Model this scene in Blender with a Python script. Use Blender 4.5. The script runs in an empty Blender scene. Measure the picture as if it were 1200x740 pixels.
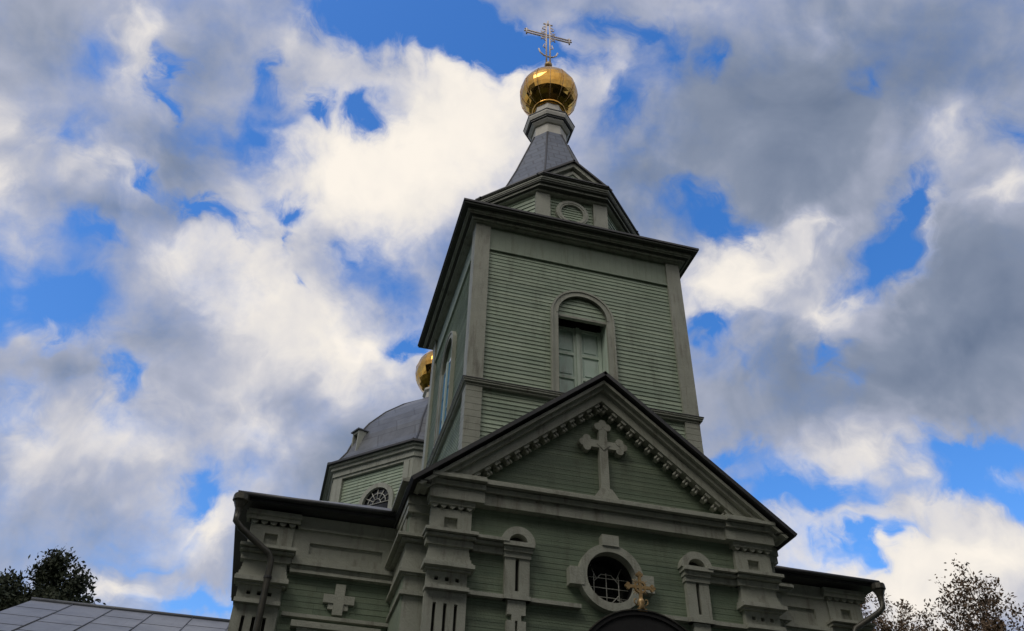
import bpy, bmesh, math, random
from mathutils import Vector, Matrix
R = math.radians
PI = math.pi
sc = bpy.context.scene
col = sc.collection

# ------------------------------------------------------------------ camera
cam = bpy.data.objects.new('camera', bpy.data.cameras.new('camera'))
col.objects.link(cam)
right = Vector((0.963535, -0.266750, 0.021087))
up = Vector((-0.184620, -0.605688, 0.773987))
fwd = Vector((0.193689, 0.749657, 0.632849))
m = Matrix.Identity(4)
for i in range(3):
    m[i][0] = right[i]; m[i][1] = up[i]; m[i][2] = -fwd[i]
m[0][3], m[1][3], m[2][3] = -3.930, -9.863, 1.6
cam.matrix_world = m
cam.data.sensor_width = 36
cam.data.lens = 30.0
cam.data.clip_end = 5000
sc.camera = cam

# ------------------------------------------------------------------ light, sky, exposure
SUN_AZ, SUN_EL = -125.0, 48.0         # degrees from +Y towards +X: left of the church
sun = bpy.data.objects.new('sun', bpy.data.lights.new('sun', 'SUN'))
col.objects.link(sun)
sun.data.energy = 0.8
sun.data.angle = R(25)
sun.data.color = (1.0, 0.94, 0.85)
sd = Vector((math.sin(R(SUN_AZ)) * math.cos(R(SUN_EL)), math.cos(R(SUN_AZ)) * math.cos(R(SUN_EL)), math.sin(R(SUN_EL))))
sun.rotation_euler = sd.to_track_quat('Z', 'Y').to_euler()

sc.view_settings.view_transform = 'Standard'
sc.view_settings.look = 'None'
sc.view_settings.exposure = 0.0
sc.view_settings.gamma = 1.0
sc.view_settings.use_curve_mapping = False

# the clouds: azimuth, elevation, two radii and a tilt, all in degrees, and a weight
GAPS = [
    (-24.8,47.7,1.72,1.64,33,0.35), (-19.1,50.0,0.76,1.31,18,0.8), (-12.0,51.5,1.12,1.33,23,0.7), (-11.8,47.3,3.15,2.16,42,0.7),
    (-17.5,47.8,0.49,0.81,26,0.6), (-12.1,41.9,2.02,0.7,-6,0.95), (-17.2,42.4,0.86,0.52,-8,0.6), (-20.2,37.8,1.37,0.81,25,0.6),
    (-21.3,33.8,3.07,2.5,24,0.42), (-24.2,35.4,2.12,1.97,27,0.2), (-22.9,43.3,1.36,1.29,29,0.35), (-1.1,51.5,1.85,1.28,14,0.9),
    (-6.5,50.4,0.95,0.74,18,0.8), (-7.2,43.8,1.16,0.71,17,0.75), (-6.1,41.8,0.48,0.88,16,0.5), (-3.6,38.5,0.49,0.78,13,0.4),
    (3.3,57.8,5.08,1.53,6,0.9), (9.6,57.1,3.79,1.67,-9,0.95), (15.1,56.6,2.45,1.57,-18,0.9), (-3.7,57.8,3.15,0.7,17,0.7),
    (22.8,58.8,2.68,0.81,-6,0.4), (27.8,58.0,2.13,1.11,-10,0.5), (30.2,55.7,1.81,1.55,-12,0.5), (25.3,52.4,1.53,2.71,3,0.6),
    (35.4,54.9,0.94,1.23,-16,0.6), (33.1,44.5,2.49,1.32,-22,0.95), (48.9,50.5,1.24,1.09,-26,0.45), (45.3,39.3,1.79,3.36,-49,1.0),
    (48.5,41.7,1.06,1.7,-44,0.9), (57.1,43.0,1.01,1.24,-30,0.5), (30.9,37.4,1.42,0.78,7,0.8), (30.9,28.7,3.72,0.97,-6,0.55),
    (35.6,25.9,3.15,1.34,0,1.0), (38.6,23.2,3.0,0.77,16,0.85), (44.9,26.6,3.67,1.96,-2,1.0), (47.9,24.4,1.69,1.44,-14,0.9),
    (47.4,27.6,3.06,1.19,-15,0.9), (40.6,34.1,1.29,0.96,-14,0.6), (-5.7,18.9,2.95,1.24,-1,0.9), (-7.6,23.5,2.25,1.12,11,0.35),
    (-7.2,25.9,2.27,1.05,22,0.7), (-14.7,30.5,1.03,1.75,40,0.7), (-20.2,33.4,2.66,2.02,23,0.7), (-8.1,26.9,1.19,1.57,12,0.4),
    (4.3,40.6,2.6,3.39,38,0.45), (5.5,36.5,1.46,0.91,7,0.7), (0.6,42.1,1.44,1.46,11,0.35), (-20.0,27.8,2.56,1.47,20,0.35),
    (-0.1,19.0,3.05,1.29,6,0.4), (33.8,35.3,2.12,1.1,-10,0.3), (-9.9,21.6,2.81,0.99,11,0.3),
]
BANKS = [
    (3.7,49.3,8.93,5.19,29,0.6), (-6.0,35.3,8.93,6.03,14,0.45), (-15.0,26.7,5.47,4.53,16,0.45), (43.2,46.8,8.5,7.84,-20,0.6),
    (48.1,33.4,5.86,5.59,-18,0.7), (33.2,32.6,5.82,3.83,-9,0.5), (43.6,21.1,6.87,3.22,6,0.9), (34.5,40.8,4.0,3.04,4,0.7),
    (41.3,37.2,2.49,1.92,-15,0.6), (40.7,25.0,3.62,1.88,2,0.6), (-20.9,41.8,4.16,3.04,27,0.35), (-26.6,40.5,3.4,5.32,31,0.4),
    (-20.8,49.8,1.84,3.04,9,0.4), (-10.6,19.0,4.09,1.63,10,0.6), (-6.3,23.8,3.43,2.39,21,0.5), (-8.6,53.9,5.62,3.12,6,0.4),
    (40.1,28.8,2.92,1.87,-11,0.5), (48.2,25.8,1.45,1.26,-14,0.5), (-13.3,44.9,3.53,3.16,22,0.3), (-19.1,31.0,2.66,1.21,21,0.4),
]
BRIGHT = [
    (3.5,50.1,7.8,4.88,34,0.75), (-2.8,47.0,6.57,3.36,29,0.55), (11.4,54.8,3.3,2.56,23,0.5), (11.9,49.4,4.51,4.99,4,0.5),
    (3.7,45.4,5.04,3.92,9,0.35), (-27.2,40.2,1.85,3.37,32,0.6), (-20.0,42.0,2.41,1.44,15,0.45), (-22.3,51.3,1.41,1.35,32,0.45),
    (-20.8,48.6,1.9,2.18,30,0.35), (-8.0,38.0,3.91,2.29,16,0.7), (0.9,35.8,5.08,2.69,5,0.95), (-4.4,29.7,3.44,2.16,11,0.6),
    (-13.2,27.9,3.1,3.08,16,0.6), (-18.2,26.3,2.59,3.44,18,0.45), (-6.4,24.3,3.71,2.3,26,0.75), (-10.6,18.9,3.64,1.15,10,0.65),
    (-13.4,39.7,1.69,1.17,20,0.4), (34.5,40.9,3.84,2.21,11,0.8), (31.9,40.3,2.98,2.79,-10,0.5), (39.2,42.1,1.24,0.97,-15,0.4),
    (40.8,37.0,2.61,1.82,-15,0.65), (54.5,40.8,2.56,1.28,-6,0.5), (52.6,45.3,2.67,2.1,-16,0.45), (45.0,21.1,5.43,2.89,8,0.85),
    (39.5,21.0,4.19,2.43,-8,0.6), (41.5,25.0,2.84,1.58,-2,0.45), (36.0,22.7,3.44,2.52,-7,0.6), (40.1,28.5,2.66,1.75,-1,0.5),
    (48.3,25.8,1.44,1.26,-15,0.5), (-10.4,54.6,3.08,2.02,22,0.3), (22.3,54.5,1.65,2.65,-15,0.45), (-19.4,31.8,2.23,0.8,10,0.3),
    (36.7,27.7,3.01,1.57,-9,0.35), (-11.1,39.8,3.06,1.62,19,0.25), (48.5,39.2,0.47,2.51,-43,0.35), (46.1,54.3,1.95,1.28,-25,0.2),
]
DARK = [
    (42.3,46.5,7.56,6.31,-19,0.48), (38.2,52.4,5.18,4.14,-18,0.35), (55.3,49.6,5.79,3.81,-32,0.4), (48.6,33.3,5.36,5.06,-19,0.45),
    (44.2,32.2,3.78,3.11,-15,0.25), (36.8,34.2,3.09,3.8,-11,0.4), (52.6,35.8,3.0,3.47,-23,0.3), (-17.9,29.8,4.02,2.52,19,0.4),
    (-13.0,23.0,5.91,2.96,13,0.35), (-12.7,34.0,2.94,2.65,18,0.2), (-16.0,44.3,2.95,2.08,24,0.3), (-14.0,44.7,3.01,2.63,22,0.25),
    (-1.8,42.6,2.74,1.11,13,0.15), (2.5,29.9,6.02,3.3,8,0.35), (-2.3,33.7,3.23,1.44,11,0.2), (27.9,45.0,3.32,3.35,-8,0.25),
    (-18.3,40.7,5.19,0.93,16,0.35), (-3.1,31.9,2.13,1.1,11,0.2), (-14.9,25.1,2.7,1.49,15,0.2), (-30.2,47.3,5.09,2.31,38,0.2),
    (-15.6,52.1,2.99,2.0,26,0.15), (26.0,48.5,3.88,3.86,-7,0.2), (8.8,43.6,3.41,2.27,5,0.15), (44.9,19.5,2.55,1.21,-9,0.2),
]

# unseen bright cloud bank, added at the viewer's back to light the church front
BRIGHT += [(195.0, 45.0, 62.0, 46.0, 0, 0.8)]
BANKS += [(195.0, 45.0, 70.0, 52.0, 0, 1.2)]

def build_world():
    w = bpy.data.worlds.new('World'); sc.world = w
    w.use_nodes = True
    nt = w.node_tree; N = nt.nodes; L = nt.links
    N.clear()
    out = N.new('ShaderNodeOutputWorld'); bg = N.new('ShaderNodeBackground')
    bg.inputs['Strength'].default_value = 0.1
    L.new(bg.outputs[0], out.inputs[0])
    tc = N.new('ShaderNodeTexCoord')
    def math_(op, a, b, clamp=False):
        n = N.new('ShaderNodeMath'); n.operation = op; n.use_clamp = clamp
        for i, v in enumerate((a, b)):
            if isinstance(v, (int, float)): n.inputs[i].default_value = v
            else: L.new(v, n.inputs[i])
        return n.outputs[0]
    def noise(vec, scale, detail, rough=0.55, dist=0.0):
        n = N.new('ShaderNodeTexNoise'); n.inputs['Scale'].default_value = scale
        n.inputs['Detail'].default_value = detail; n.inputs['Roughness'].default_value = rough
        n.inputs['Distortion'].default_value = dist
        L.new(vec, n.inputs['Vector'])
        return n
    def warp(vec, scale, amp, detail):
        n = noise(vec, scale, detail, 0.6)
        s = N.new('ShaderNodeVectorMath'); s.operation = 'SUBTRACT'; s.inputs[1].default_value = (.5, .5, .5)
        L.new(n.outputs['Color'], s.inputs[0])
        k = N.new('ShaderNodeVectorMath'); k.operation = 'SCALE'; k.inputs['Scale'].default_value = amp
        L.new(s.outputs[0], k.inputs[0])
        a = N.new('ShaderNodeVectorMath'); a.operation = 'ADD'
        L.new(vec, a.inputs[0]); L.new(k.outputs[0], a.inputs[1])
        return a.outputs[0]
    d0 = tc.outputs['Generated']
    wp = warp(warp(d0, 7.0, WARP, 3.0), 26.0, WARP * .45, 6.0)
    def blobs(table, vec):
        acc = None
        for az, el, ra, rb, tilt, wt in table:
            az, el, t = R(az), R(el), R(tilt)
            d = Vector((math.sin(az) * math.cos(el), math.cos(az) * math.cos(el), math.sin(el)))
            h = d.cross(Vector((0, 0, 1))).normalized(); v = h.cross(d)
            a = h * math.cos(t) + v * math.sin(t); b = -h * math.sin(t) + v * math.cos(t)
            rot = Matrix((a, b, a.cross(b))).transposed().to_euler()
            mp = N.new('ShaderNodeMapping'); mp.vector_type = 'TEXTURE'
            mp.inputs['Location'].default_value = d
            mp.inputs['Rotation'].default_value = rot
            mp.inputs['Scale'].default_value = (R(ra) * 2.1, R(rb) * 2.1, 1.0)
            L.new(vec, mp.inputs['Vector'])
            g = N.new('ShaderNodeTexGradient'); g.gradient_type = 'QUADRATIC_SPHERE'
            L.new(mp.outputs[0], g.inputs[0])
            f = N.new('ShaderNodeMath'); f.operation = 'MULTIPLY_ADD'
            L.new(g.outputs['Fac'], f.inputs[0]); f.inputs[1].default_value = wt * 1.25
            if acc is None: f.inputs[2].default_value = 0.0
            else: L.new(acc, f.inputs[2])
            acc = f.outputs[0]
        return acc
    gaps, banks, bright, dark = blobs(GAPS, wp), blobs(BANKS, wp), blobs(BRIGHT, wp), blobs(DARK, d0)
    n1 = noise(d0, 5.0, 9.0, 0.6, 0.4).outputs['Fac']
    n2 = noise(d0, 13.0, 8.0, 0.6, 0.3).outputs['Fac']
    n3 = noise(d0, 30.0, 6.0, 0.6).outputs['Fac']
    def noisy(x, n, amp): return math_('ADD', x, math_('MULTIPLY', math_('SUBTRACT', n, 0.5), amp))
    cov = noisy(noisy(noisy(COV0, n1, 0.9), n2, 0.75), n3, 0.3)
    cov = math_('SUBTRACT', cov, math_('MULTIPLY', gaps, GAPK))
    cov = math_('ADD', cov, math_('MULTIPLY', banks, BANKK))
    al = N.new('ShaderNodeMapRange'); al.interpolation_type = 'SMOOTHSTEP'
    al.inputs['From Min'].default_value = AL0; al.inputs['From Max'].default_value = AL1
    L.new(cov, al.inputs['Value'])
    nb = noise(d0, 8.0, 4.5, 0.5, 0.5).outputs['Fac']
    br = noisy(noisy(noisy(BR0, nb, 0.55), n2, 0.16), n3, 0.10)
    br = math_('ADD', br, math_('MULTIPLY', bright, BRK))
    br = math_('SUBTRACT', br, math_('MULTIPLY', dark, DKK))
    # relief: the side of each billow turned to the light is brighter
    sh = N.new('ShaderNodeVectorMath'); sh.operation = 'ADD'; sh.inputs[1].default_value = (-.012, .0, .016)
    L.new(d0, sh.inputs[0])
    n4 = noise(sh.outputs[0], 8.0, 4.5, 0.5, 0.5).outputs['Fac']
    br = math_('ADD', br, math_('MULTIPLY', math_('SUBTRACT', nb, n4), RELIEF))
    br = math_('MULTIPLY', br, 0.84)
    ramp = N.new('ShaderNodeValToRGB'); L.new(br, ramp.inputs[0])
    cr = ramp.color_ramp
    cr.elements[0].position = 0.0; cr.elements[0].color = (0.13, 0.175, 0.27, 1)
    cr.elements[1].position = 1.0; cr.elements[1].color = (0.98, 0.91, 0.82, 1)
    for p, c in ((0.25, (0.235, 0.28, 0.38)), (0.46, (0.42, 0.45, 0.56)), (0.65, (0.72, 0.70, 0.71)), (0.82, (0.88, 0.83, 0.77))):
        e = cr.elements.new(p); e.color = (*c, 1)
    up10 = N.new('ShaderNodeVectorMath'); up10.operation = 'SCALE'; up10.inputs['Scale'].default_value = 10.0
    L.new(ramp.outputs[0], up10.inputs[0])
    sky = N.new('ShaderNodeTexSky'); sky.sky_type = 'NISHITA'; sky.sun_disc = False
    sky.sun_elevation = R(SUN_EL); sky.sun_rotation = R(SUN_AZ)
    hs = N.new('ShaderNodeHueSaturation'); hs.inputs['Saturation'].default_value = SKYSAT; hs.inputs['Value'].default_value = SKYVAL
    hs.inputs['Hue'].default_value = SKYHUE
    L.new(sky.outputs[0], hs.inputs['Color'])
    mix = N.new('ShaderNodeMix'); mix.data_type = 'RGBA'
    L.new(al.outputs[0], mix.inputs[0])
    L.new(hs.outputs[0], mix.inputs[6]); L.new(up10.outputs[0], mix.inputs[7])
    L.new(mix.outputs[2], bg.inputs['Color'])
WARP, COV0, BR0, SKYSAT, SKYVAL = 0.15, 0.58, 0.49, 1.4, 2.4
SKYHUE = 0.509
GAPK, BANKK, AL0, AL1, BRK, DKK = 1.1, 0.55, -0.12, 0.85, 0.60, 0.52
RELIEF = 0.35
build_world()

# ------------------------------------------------------------------ helpers
class Frame:
    """A wall face: u along it, z up, d out of it."""
    def __init__(self, origin, n):
        self.o = Vector(origin); self.n = Vector((n[0], n[1], 0)).normalized()
        self.u = Vector((-self.n.y, self.n.x, 0))
    def p(self, u, z, d): return self.o + self.u * u + self.n * d + Vector((0, 0, z))
FRONT = Frame((0, 0, 0), (0, -1))

class MB:
    def __init__(self): self.v = []; self.f = []; self.smooth = set()
    def add(self, pts, faces, smooth=False):
        b = len(self.v); self.v += [Vector(p) for p in pts]
        for f in faces:
            if smooth: self.smooth.add(len(self.f))
            self.f.append([b + i for i in f])
        return self
    def box(self, x0, x1, y0, y1, z0, z1):
        p = [(x, y, z) for z in (z0, z1) for y in (y0, y1) for x in (x0, x1)]
        return self.add(p, [(0, 2, 3, 1), (4, 5, 7, 6), (0, 1, 5, 4), (2, 6, 7, 3), (0, 4, 6, 2), (1, 3, 7, 5)])
    def fbox(self, F, u0, u1, z0, z1, d0, d1):
        return self.prism(F, [(u0, z0), (u1, z0), (u1, z1), (u0, z1)], d0, d1)
    def prism(self, F, poly, d0, d1):
        n = len(poly)
        a = sum(poly[i][0] * poly[(i + 1) % n][1] - poly[(i + 1) % n][0] * poly[i][1] for i in range(n))
        if a < 0: poly = poly[::-1]
        p = [F.p(u, z, d1) for u, z in poly] + [F.p(u, z, d0) for u, z in poly]
        fs = [tuple(range(n)), tuple(range(2 * n - 1, n - 1, -1))]
        for i in range(n):
            j = (i + 1) % n; fs.append((i, n + i, n + j, j))
        return self.add(p, fs)
    def ring(self, F, cu, cz, r0, r1, a0, a1, d0, d1, seg=24):
        """arc-shaped bar between radii r0 < r1, angles in degrees from +u"""
        full = abs(a1 - a0) >= 359.9
        n = seg if full else seg + 1
        P = []
        for i in range(n):
            a = R(a0 + (a1 - a0) * i / seg)
            for r, d in ((r0, d1), (r1, d1), (r1, d0), (r0, d0)):
                P.append(F.p(cu + r * math.cos(a), cz + r * math.sin(a), d))
        fs = []
        for i in range(seg):
            a = i * 4; b = ((i + 1) % n) * 4
            for k in range(4):
                k2 = (k + 1) % 4
                fs.append((a + k, a + k2, b + k2, b + k))
        if not full:
            fs.append((0, 3, 2, 1)); e = (n - 1) * 4; fs.append((e, e + 1, e + 2, e + 3))
        return self.add(P, fs)
    def tube(self, pts, radii, seg=8, smooth=True, cap=True):
        pts = [Vector(p) for p in pts]
        if isinstance(radii, (int, float)): radii = [radii] * len(pts)
        P = []; prev = None
        for i, p in enumerate(pts):
            t = (pts[min(i + 1, len(pts) - 1)] - pts[max(i - 1, 0)]).normalized()
            if prev is None:
                a = t.orthogonal().normalized()
            else:
                a = prev - t * prev.dot(t)
                a = a.normalized() if a.length > 1e-6 else t.orthogonal().normalized()
            prev = a; b = t.cross(a)
            for k in range(seg):
                an = 2 * PI * k / seg
                P.append(p + (a * math.cos(an) + b * math.sin(an)) * radii[i])
        fs = []
        for i in range(len(pts) - 1):
            for k in range(seg):
                k2 = (k + 1) % seg
                fs.append((i * seg + k, i * seg + k2, (i + 1) * seg + k2, (i + 1) * seg + k))
        self.add(P, fs, smooth)
        if cap:
            b0 = len(self.v) - len(P)
            self.f.append([b0 + k for k in range(seg)][::-1])
            self.f.append([b0 + (len(pts) - 1) * seg + k for k in range(seg)])
        return self
    def lathe(self, c, prof, seg, smooth=False, phase=0.0, jitter=0.0, rng=None, shrink=None):
        """prof: (radius, z) from bottom to top"""
        P = []
        for r, z in prof:
            for k in range(seg):
                a = 2 * PI * (k + phase) / seg
                rr = r * (1 + (rng.uniform(-jitter, jitter) if rng else 0))
                P.append((c[0] + rr * math.cos(a), c[1] + rr * math.sin(a), z))
        fs = []
        for i in range(len(prof) - 1):
            for k in range(seg):
                k2 = (k + 1) % seg
                fs.append((i * seg + k, i * seg + k2, (i + 1) * seg + k2, (i + 1) * seg + k))
        self.add(P, fs, smooth)
        b0 = len(self.v) - len(P)
        self.f.append([b0 + k for k in range(seg)][::-1])
        self.f.append([b0 + (len(prof) - 1) * seg + k for k in range(seg)])
        return self
    def sphere(self, c, r, seg=16, rings=10):
        prof = [(max(1e-4, r * math.sin(PI * i / rings)), c[2] - r * math.cos(PI * i / rings)) for i in range(rings + 1)]
        return self.lathe(c, prof, seg, True)
    def slab(self, quad, thick):
        """a roof sheet: four points, thickened downwards along its normal"""
        q = [Vector(p) for p in quad]
        n = (q[1] - q[0]).cross(q[2] - q[0]).normalized()
        if n.z < 0: n = -n
        k = len(q)
        P = q + [p - n * thick for p in q]
        fs = [tuple(range(k)), tuple(range(2 * k - 1, k - 1, -1))]
        for i in range(k):
            j = (i + 1) % k; fs.append((i, k + i, k + j, j))
        return self.add(P, fs)
    def siding(self, F, fn, z0, z1, pitch, depth, d=0.0):
        """lapped boards; fn(z) gives the intervals of wall at height z"""
        n = max(1, round((z1 - z0) / pitch)); h = (z1 - z0) / n
        for i in range(n):
            a, b = z0 + i * h, z0 + (i + 1) * h
            A, B, M_ = fn(a + 1e-4), fn(b - 1e-4), fn((a + b) / 2)
            if len(A) == len(B) == len(M_): pairs = list(zip(A, B))
            else: pairs = [(q, q) for q in M_]
            for (a0, a1), (b0, b1) in pairs:
                if a1 - a0 < 0.02 and b1 - b0 < 0.02: continue
                jd = random.uniform(-0.0018, 0.0018); q0, q1 = random.uniform(-.05, .05) * h, random.uniform(-.05, .05) * h
                P = [F.p(a0, a + q0, d + depth + jd), F.p(a1, a + q1, d + depth - jd), F.p(b1, b, d), F.p(b0, b, d),
                     F.p(a0, a, d - 0.004), F.p(a1, a, d - 0.004)]
                self.add(P, [(0, 1, 2, 3), (4, 5, 1, 0)])
        return self
    def build(self, name, mat, parent=None):
        me = bpy.data.meshes.new(name)
        me.from_pydata([tuple(p) for p in self.v], [], self.f)
        me.validate()
        if self.smooth and len(me.polygons) == len(self.f):
            for i in self.smooth: me.polygons[i].use_smooth = True
        bm = bmesh.new(); bm.from_mesh(me)
        bmesh.ops.recalc_face_normals(bm, faces=bm.faces)
        bm.to_mesh(me); bm.free()
        me.materials.append(mat)
        o = bpy.data.objects.new(name, me); col.objects.link(o)
        if parent: o.parent = parent
        return o

def empty(name, loc=(0, 0, 0)):
    o = bpy.data.objects.new(name, None); col.objects.link(o); o.location = loc
    o.empty_display_size = 0.3
    return o
def tag(o, label=None, cat=None, group=None, kind=None):
    for k, v in (('label', label), ('category', cat), ('group', group), ('kind', kind)):
        if v: o[k] = v
    return o

# ------------------------------------------------------------------ materials
def material(name, c1, c2, rough=0.65, scale=3.0, metallic=0.0, stain=None, stain_amt=0.5, bump=0.15, bump_scale=40.0, stretch=(1, 1, 1), extra=None):
    mt = bpy.data.materials.new(name); mt.use_nodes = True
    nt = mt.node_tree; N = nt.nodes; L = nt.links
    b = N['Principled BSDF']
    b.inputs['Roughness'].default_value = rough; b.inputs['Metallic'].default_value = metallic
    tc = N.new('ShaderNodeTexCoord'); mp = N.new('ShaderNodeMapping'); mp.inputs['Scale'].default_value = stretch
    L.new(tc.outputs['Object'], mp.inputs[0])
    n = N.new('ShaderNodeTexNoise'); n.inputs['Scale'].default_value = scale; n.inputs['Detail'].default_value = 8; n.inputs['Roughness'].default_value = .65
    L.new(mp.outputs[0], n.inputs['Vector'])
    mr = N.new('ShaderNodeMapRange'); mr.inputs['From Min'].default_value = .32; mr.inputs['From Max'].default_value = .68
    L.new(n.outputs['Fac'], mr.inputs['Value'])
    mx = N.new('ShaderNodeMix'); mx.data_type = 'RGBA'
    mx.inputs[6].default_value = (*c1, 1); mx.inputs[7].default_value = (*c2, 1)
    L.new(mr.outputs[0], mx.inputs[0]); last = mx.outputs[2]
    if stain:
        n2 = N.new('ShaderNodeTexNoise'); n2.inputs['Scale'].default_value = 1.0; n2.inputs['Detail'].default_value = 9; n2.inputs['Roughness'].default_value = .7
        mp2 = N.new('ShaderNodeMapping'); mp2.inputs['Scale'].default_value = (7, 7, 1.1)
        L.new(tc.outputs['Object'], mp2.inputs[0]); L.new(mp2.outputs[0], n2.inputs['Vector'])
        m2 = N.new('ShaderNodeMapRange'); m2.inputs['From Min'].default_value = .52; m2.inputs['From Max'].default_value = .72
        m2.inputs['To Max'].default_value = stain_amt
        L.new(n2.outputs['Fac'], m2.inputs['Value'])
        x2 = N.new('ShaderNodeMix'); x2.data_type = 'RGBA'; x2.inputs[7].default_value = (*stain, 1)
        L.new(m2.outputs[0], x2.inputs[0]); L.new(last, x2.inputs[6]); last = x2.outputs[2]
    if extra: last = extra(nt, tc, last)
    L.new(last, b.inputs['Base Color'])
    if bump:
        n3 = N.new('ShaderNodeTexNoise'); n3.inputs['Scale'].default_value = bump_scale; n3.inputs['Detail'].default_value = 6
        L.new(mp.outputs[0], n3.inputs['Vector'])
        bp = N.new('ShaderNodeBump'); bp.inputs['Strength'].default_value = bump; bp.inputs['Distance'].default_value = .01
        L.new(n3.outputs['Fac'], bp.inputs['Height']); L.new(bp.outputs[0], b.inputs['Normal'])
    return mt

def board_tint(pitch, amt, period=2.3):
    """each board of a wall takes the paint a little differently"""
    def f(nt, tc, last):
        N = nt.nodes; L = nt.links
        sp = N.new('ShaderNodeSeparateXYZ'); L.new(tc.outputs['Object'], sp.inputs[0])
        dv = N.new('ShaderNodeMath'); dv.operation = 'DIVIDE'; dv.inputs[1].default_value = pitch; L.new(sp.outputs['Z'], dv.inputs[0])
        fl = N.new('ShaderNodeMath'); fl.operation = 'FLOOR'; L.new(dv.outputs[0], fl.inputs[0])
        wn = N.new('ShaderNodeTexWhiteNoise'); wn.noise_dimensions = '1D'; L.new(fl.outputs[0], wn.inputs['W'])
        mr = N.new('ShaderNodeMapRange'); mr.inputs['To Min'].default_value = 1 - amt; mr.inputs['To Max'].default_value = 1 + amt
        L.new(wn.outputs['Value'], mr.inputs['Value'])
        sc_ = N.new('ShaderNodeVectorMath'); sc_.operation = 'SCALE'
        L.new(last, sc_.inputs[0]); L.new(mr.outputs[0], sc_.inputs['Scale'])
        # butt joints and planks of slightly different paint
        sx = N.new('ShaderNodeMath'); sx.operation = 'ADD'; L.new(sp.outputs['X'], sx.inputs[0]); L.new(sp.outputs['Y'], sx.inputs[1])
        cx = N.new('ShaderNodeCombineXYZ'); L.new(sx.outputs[0], cx.inputs['X']); L.new(sp.outputs['Z'], cx.inputs['Y'])
        br = N.new('ShaderNodeTexBrick'); br.inputs['Scale'].default_value = 1.0
        br.inputs['Brick Width'].default_value = period; br.inputs['Row Height'].default_value = pitch
        br.inputs['Mortar Size'].default_value = .0028; br.inputs['Mortar Smooth'].default_value = .3
        br.offset = .37; br.offset_frequency = 3; br.squash = .8; br.squash_frequency = 4
        br.inputs['Color1'].default_value = (1.05, 1.04, 1.0, 1); br.inputs['Color2'].default_value = (.84, .87, .84, 1); br.inputs['Mortar'].default_value = (.55, .55, .5, 1)
        L.new(cx.outputs[0], br.inputs['Vector'])
        mx = N.new('ShaderNodeMix'); mx.data_type = 'RGBA'; mx.blend_type = 'MULTIPLY'; mx.inputs[0].default_value = 1
        L.new(sc_.outputs[0], mx.inputs[6]); L.new(br.outputs['Color'], mx.inputs[7])
        return mx.outputs[2]
    return f
def sheet_seams(sx, sy, dark, width=0.03, off=(0, 0, 0)):
    """dark lap lines of a sheet-metal or shingle cladding, on object x and z"""
    def f(nt, tc, last):
        N = nt.nodes; L = nt.links
        mp = N.new('ShaderNodeMapping'); mp.inputs['Rotation'].default_value = (R(90), 0, 0); mp.inputs['Location'].default_value = off
        L.new(tc.outputs['Object'], mp.inputs[0])
        br = N.new('ShaderNodeTexBrick'); br.inputs['Scale'].default_value = 1.0
        br.inputs['Brick Width'].default_value = sx; br.inputs['Row Height'].default_value = sy
        br.inputs['Mortar Size'].default_value = width; br.inputs['Mortar Smooth'].default_value = .2
        br.inputs['Color1'].default_value = (1, 1, 1, 1); br.inputs['Color2'].default_value = (.82, .82, .84, 1); br.inputs['Mortar'].default_value = (dark, dark, dark, 1)
        L.new(mp.outputs[0], br.inputs['Vector'])
        mx = N.new('ShaderNodeMix'); mx.data_type = 'RGBA'; mx.blend_type = 'MULTIPLY'; mx.inputs[0].default_value = 1
        L.new(last, mx.inputs[6]); L.new(br.outputs['Color'], mx.inputs[7])
        return mx.outputs[2]
    return f

M = {}
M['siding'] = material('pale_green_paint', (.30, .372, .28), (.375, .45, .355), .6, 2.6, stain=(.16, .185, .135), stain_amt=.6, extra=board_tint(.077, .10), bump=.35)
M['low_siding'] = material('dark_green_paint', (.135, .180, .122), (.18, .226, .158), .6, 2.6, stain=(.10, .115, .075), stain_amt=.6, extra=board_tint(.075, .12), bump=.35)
M['trim'] = material('pale_trim_paint', (.305, .318, .262), (.385, .395, .332), .65, 3.2, stain=(.15, .14, .11), stain_amt=.85, bump=.6)
M['green_trim'] = material('green_trim_paint', (.245, .298, .225), (.30, .355, .275), .6, 2.4, stain=(.14, .155, .10), stain_amt=.5)
M['dark_metal'] = material('dark_roof_metal', (.030, .032, .036), (.055, .055, .058), .45, 4, stain=(.06, .045, .035), stain_amt=.4)
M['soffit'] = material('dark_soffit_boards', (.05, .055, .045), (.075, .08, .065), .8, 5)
M['grey_metal'] = material('grey_roof_metal', (.10, .108, .12), (.17, .18, .195), .42, 2, metallic=.2, stain=(.085, .08, .075), stain_amt=.7, extra=sheet_seams(.9, .55, .62, .02), bump=.4, bump_scale=4)
M['tent'] = material('spire_shingle_metal', (.10, .12, .158), (.16, .18, .22), .5, 5, extra=sheet_seams(.28, .2, .55, .016))
M['house_roof'] = material('sheet_metal_roof', (.18, .195, .23), (.26, .275, .31), .5, 1.4, stain=(.13, .125, .125), stain_amt=.6, extra=sheet_seams(1.8, .48, .8, .012), bump=.4, bump_scale=3)
M['seam'] = material('roof_seam_metal', (.085, .09, .105), (.13, .14, .155), .5, 3)
M['gold'] = material('gilded_metal', (.52, .265, .052), (.72, .41, .10), .16, 5, metallic=1.0, stain=(.20, .105, .035), stain_amt=.8, bump=.1, bump_scale=14)
M['old_gold'] = material('weathered_gilding', (.42, .26, .10), (.58, .42, .22), .45, 20, metallic=.5, stain=(.16, .11, .06), stain_amt=.7)
M['cross_metal'] = material('pale_cross_paint', (.74, .62, .53), (.86, .74, .64), .4, 14, stain=(.36, .26, .2), stain_amt=.5)
M['pale'] = material('neck_paint', (.50, .48, .41), (.60, .575, .50), .6, 3, stain=(.3, .28, .22), stain_amt=.5)
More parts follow.
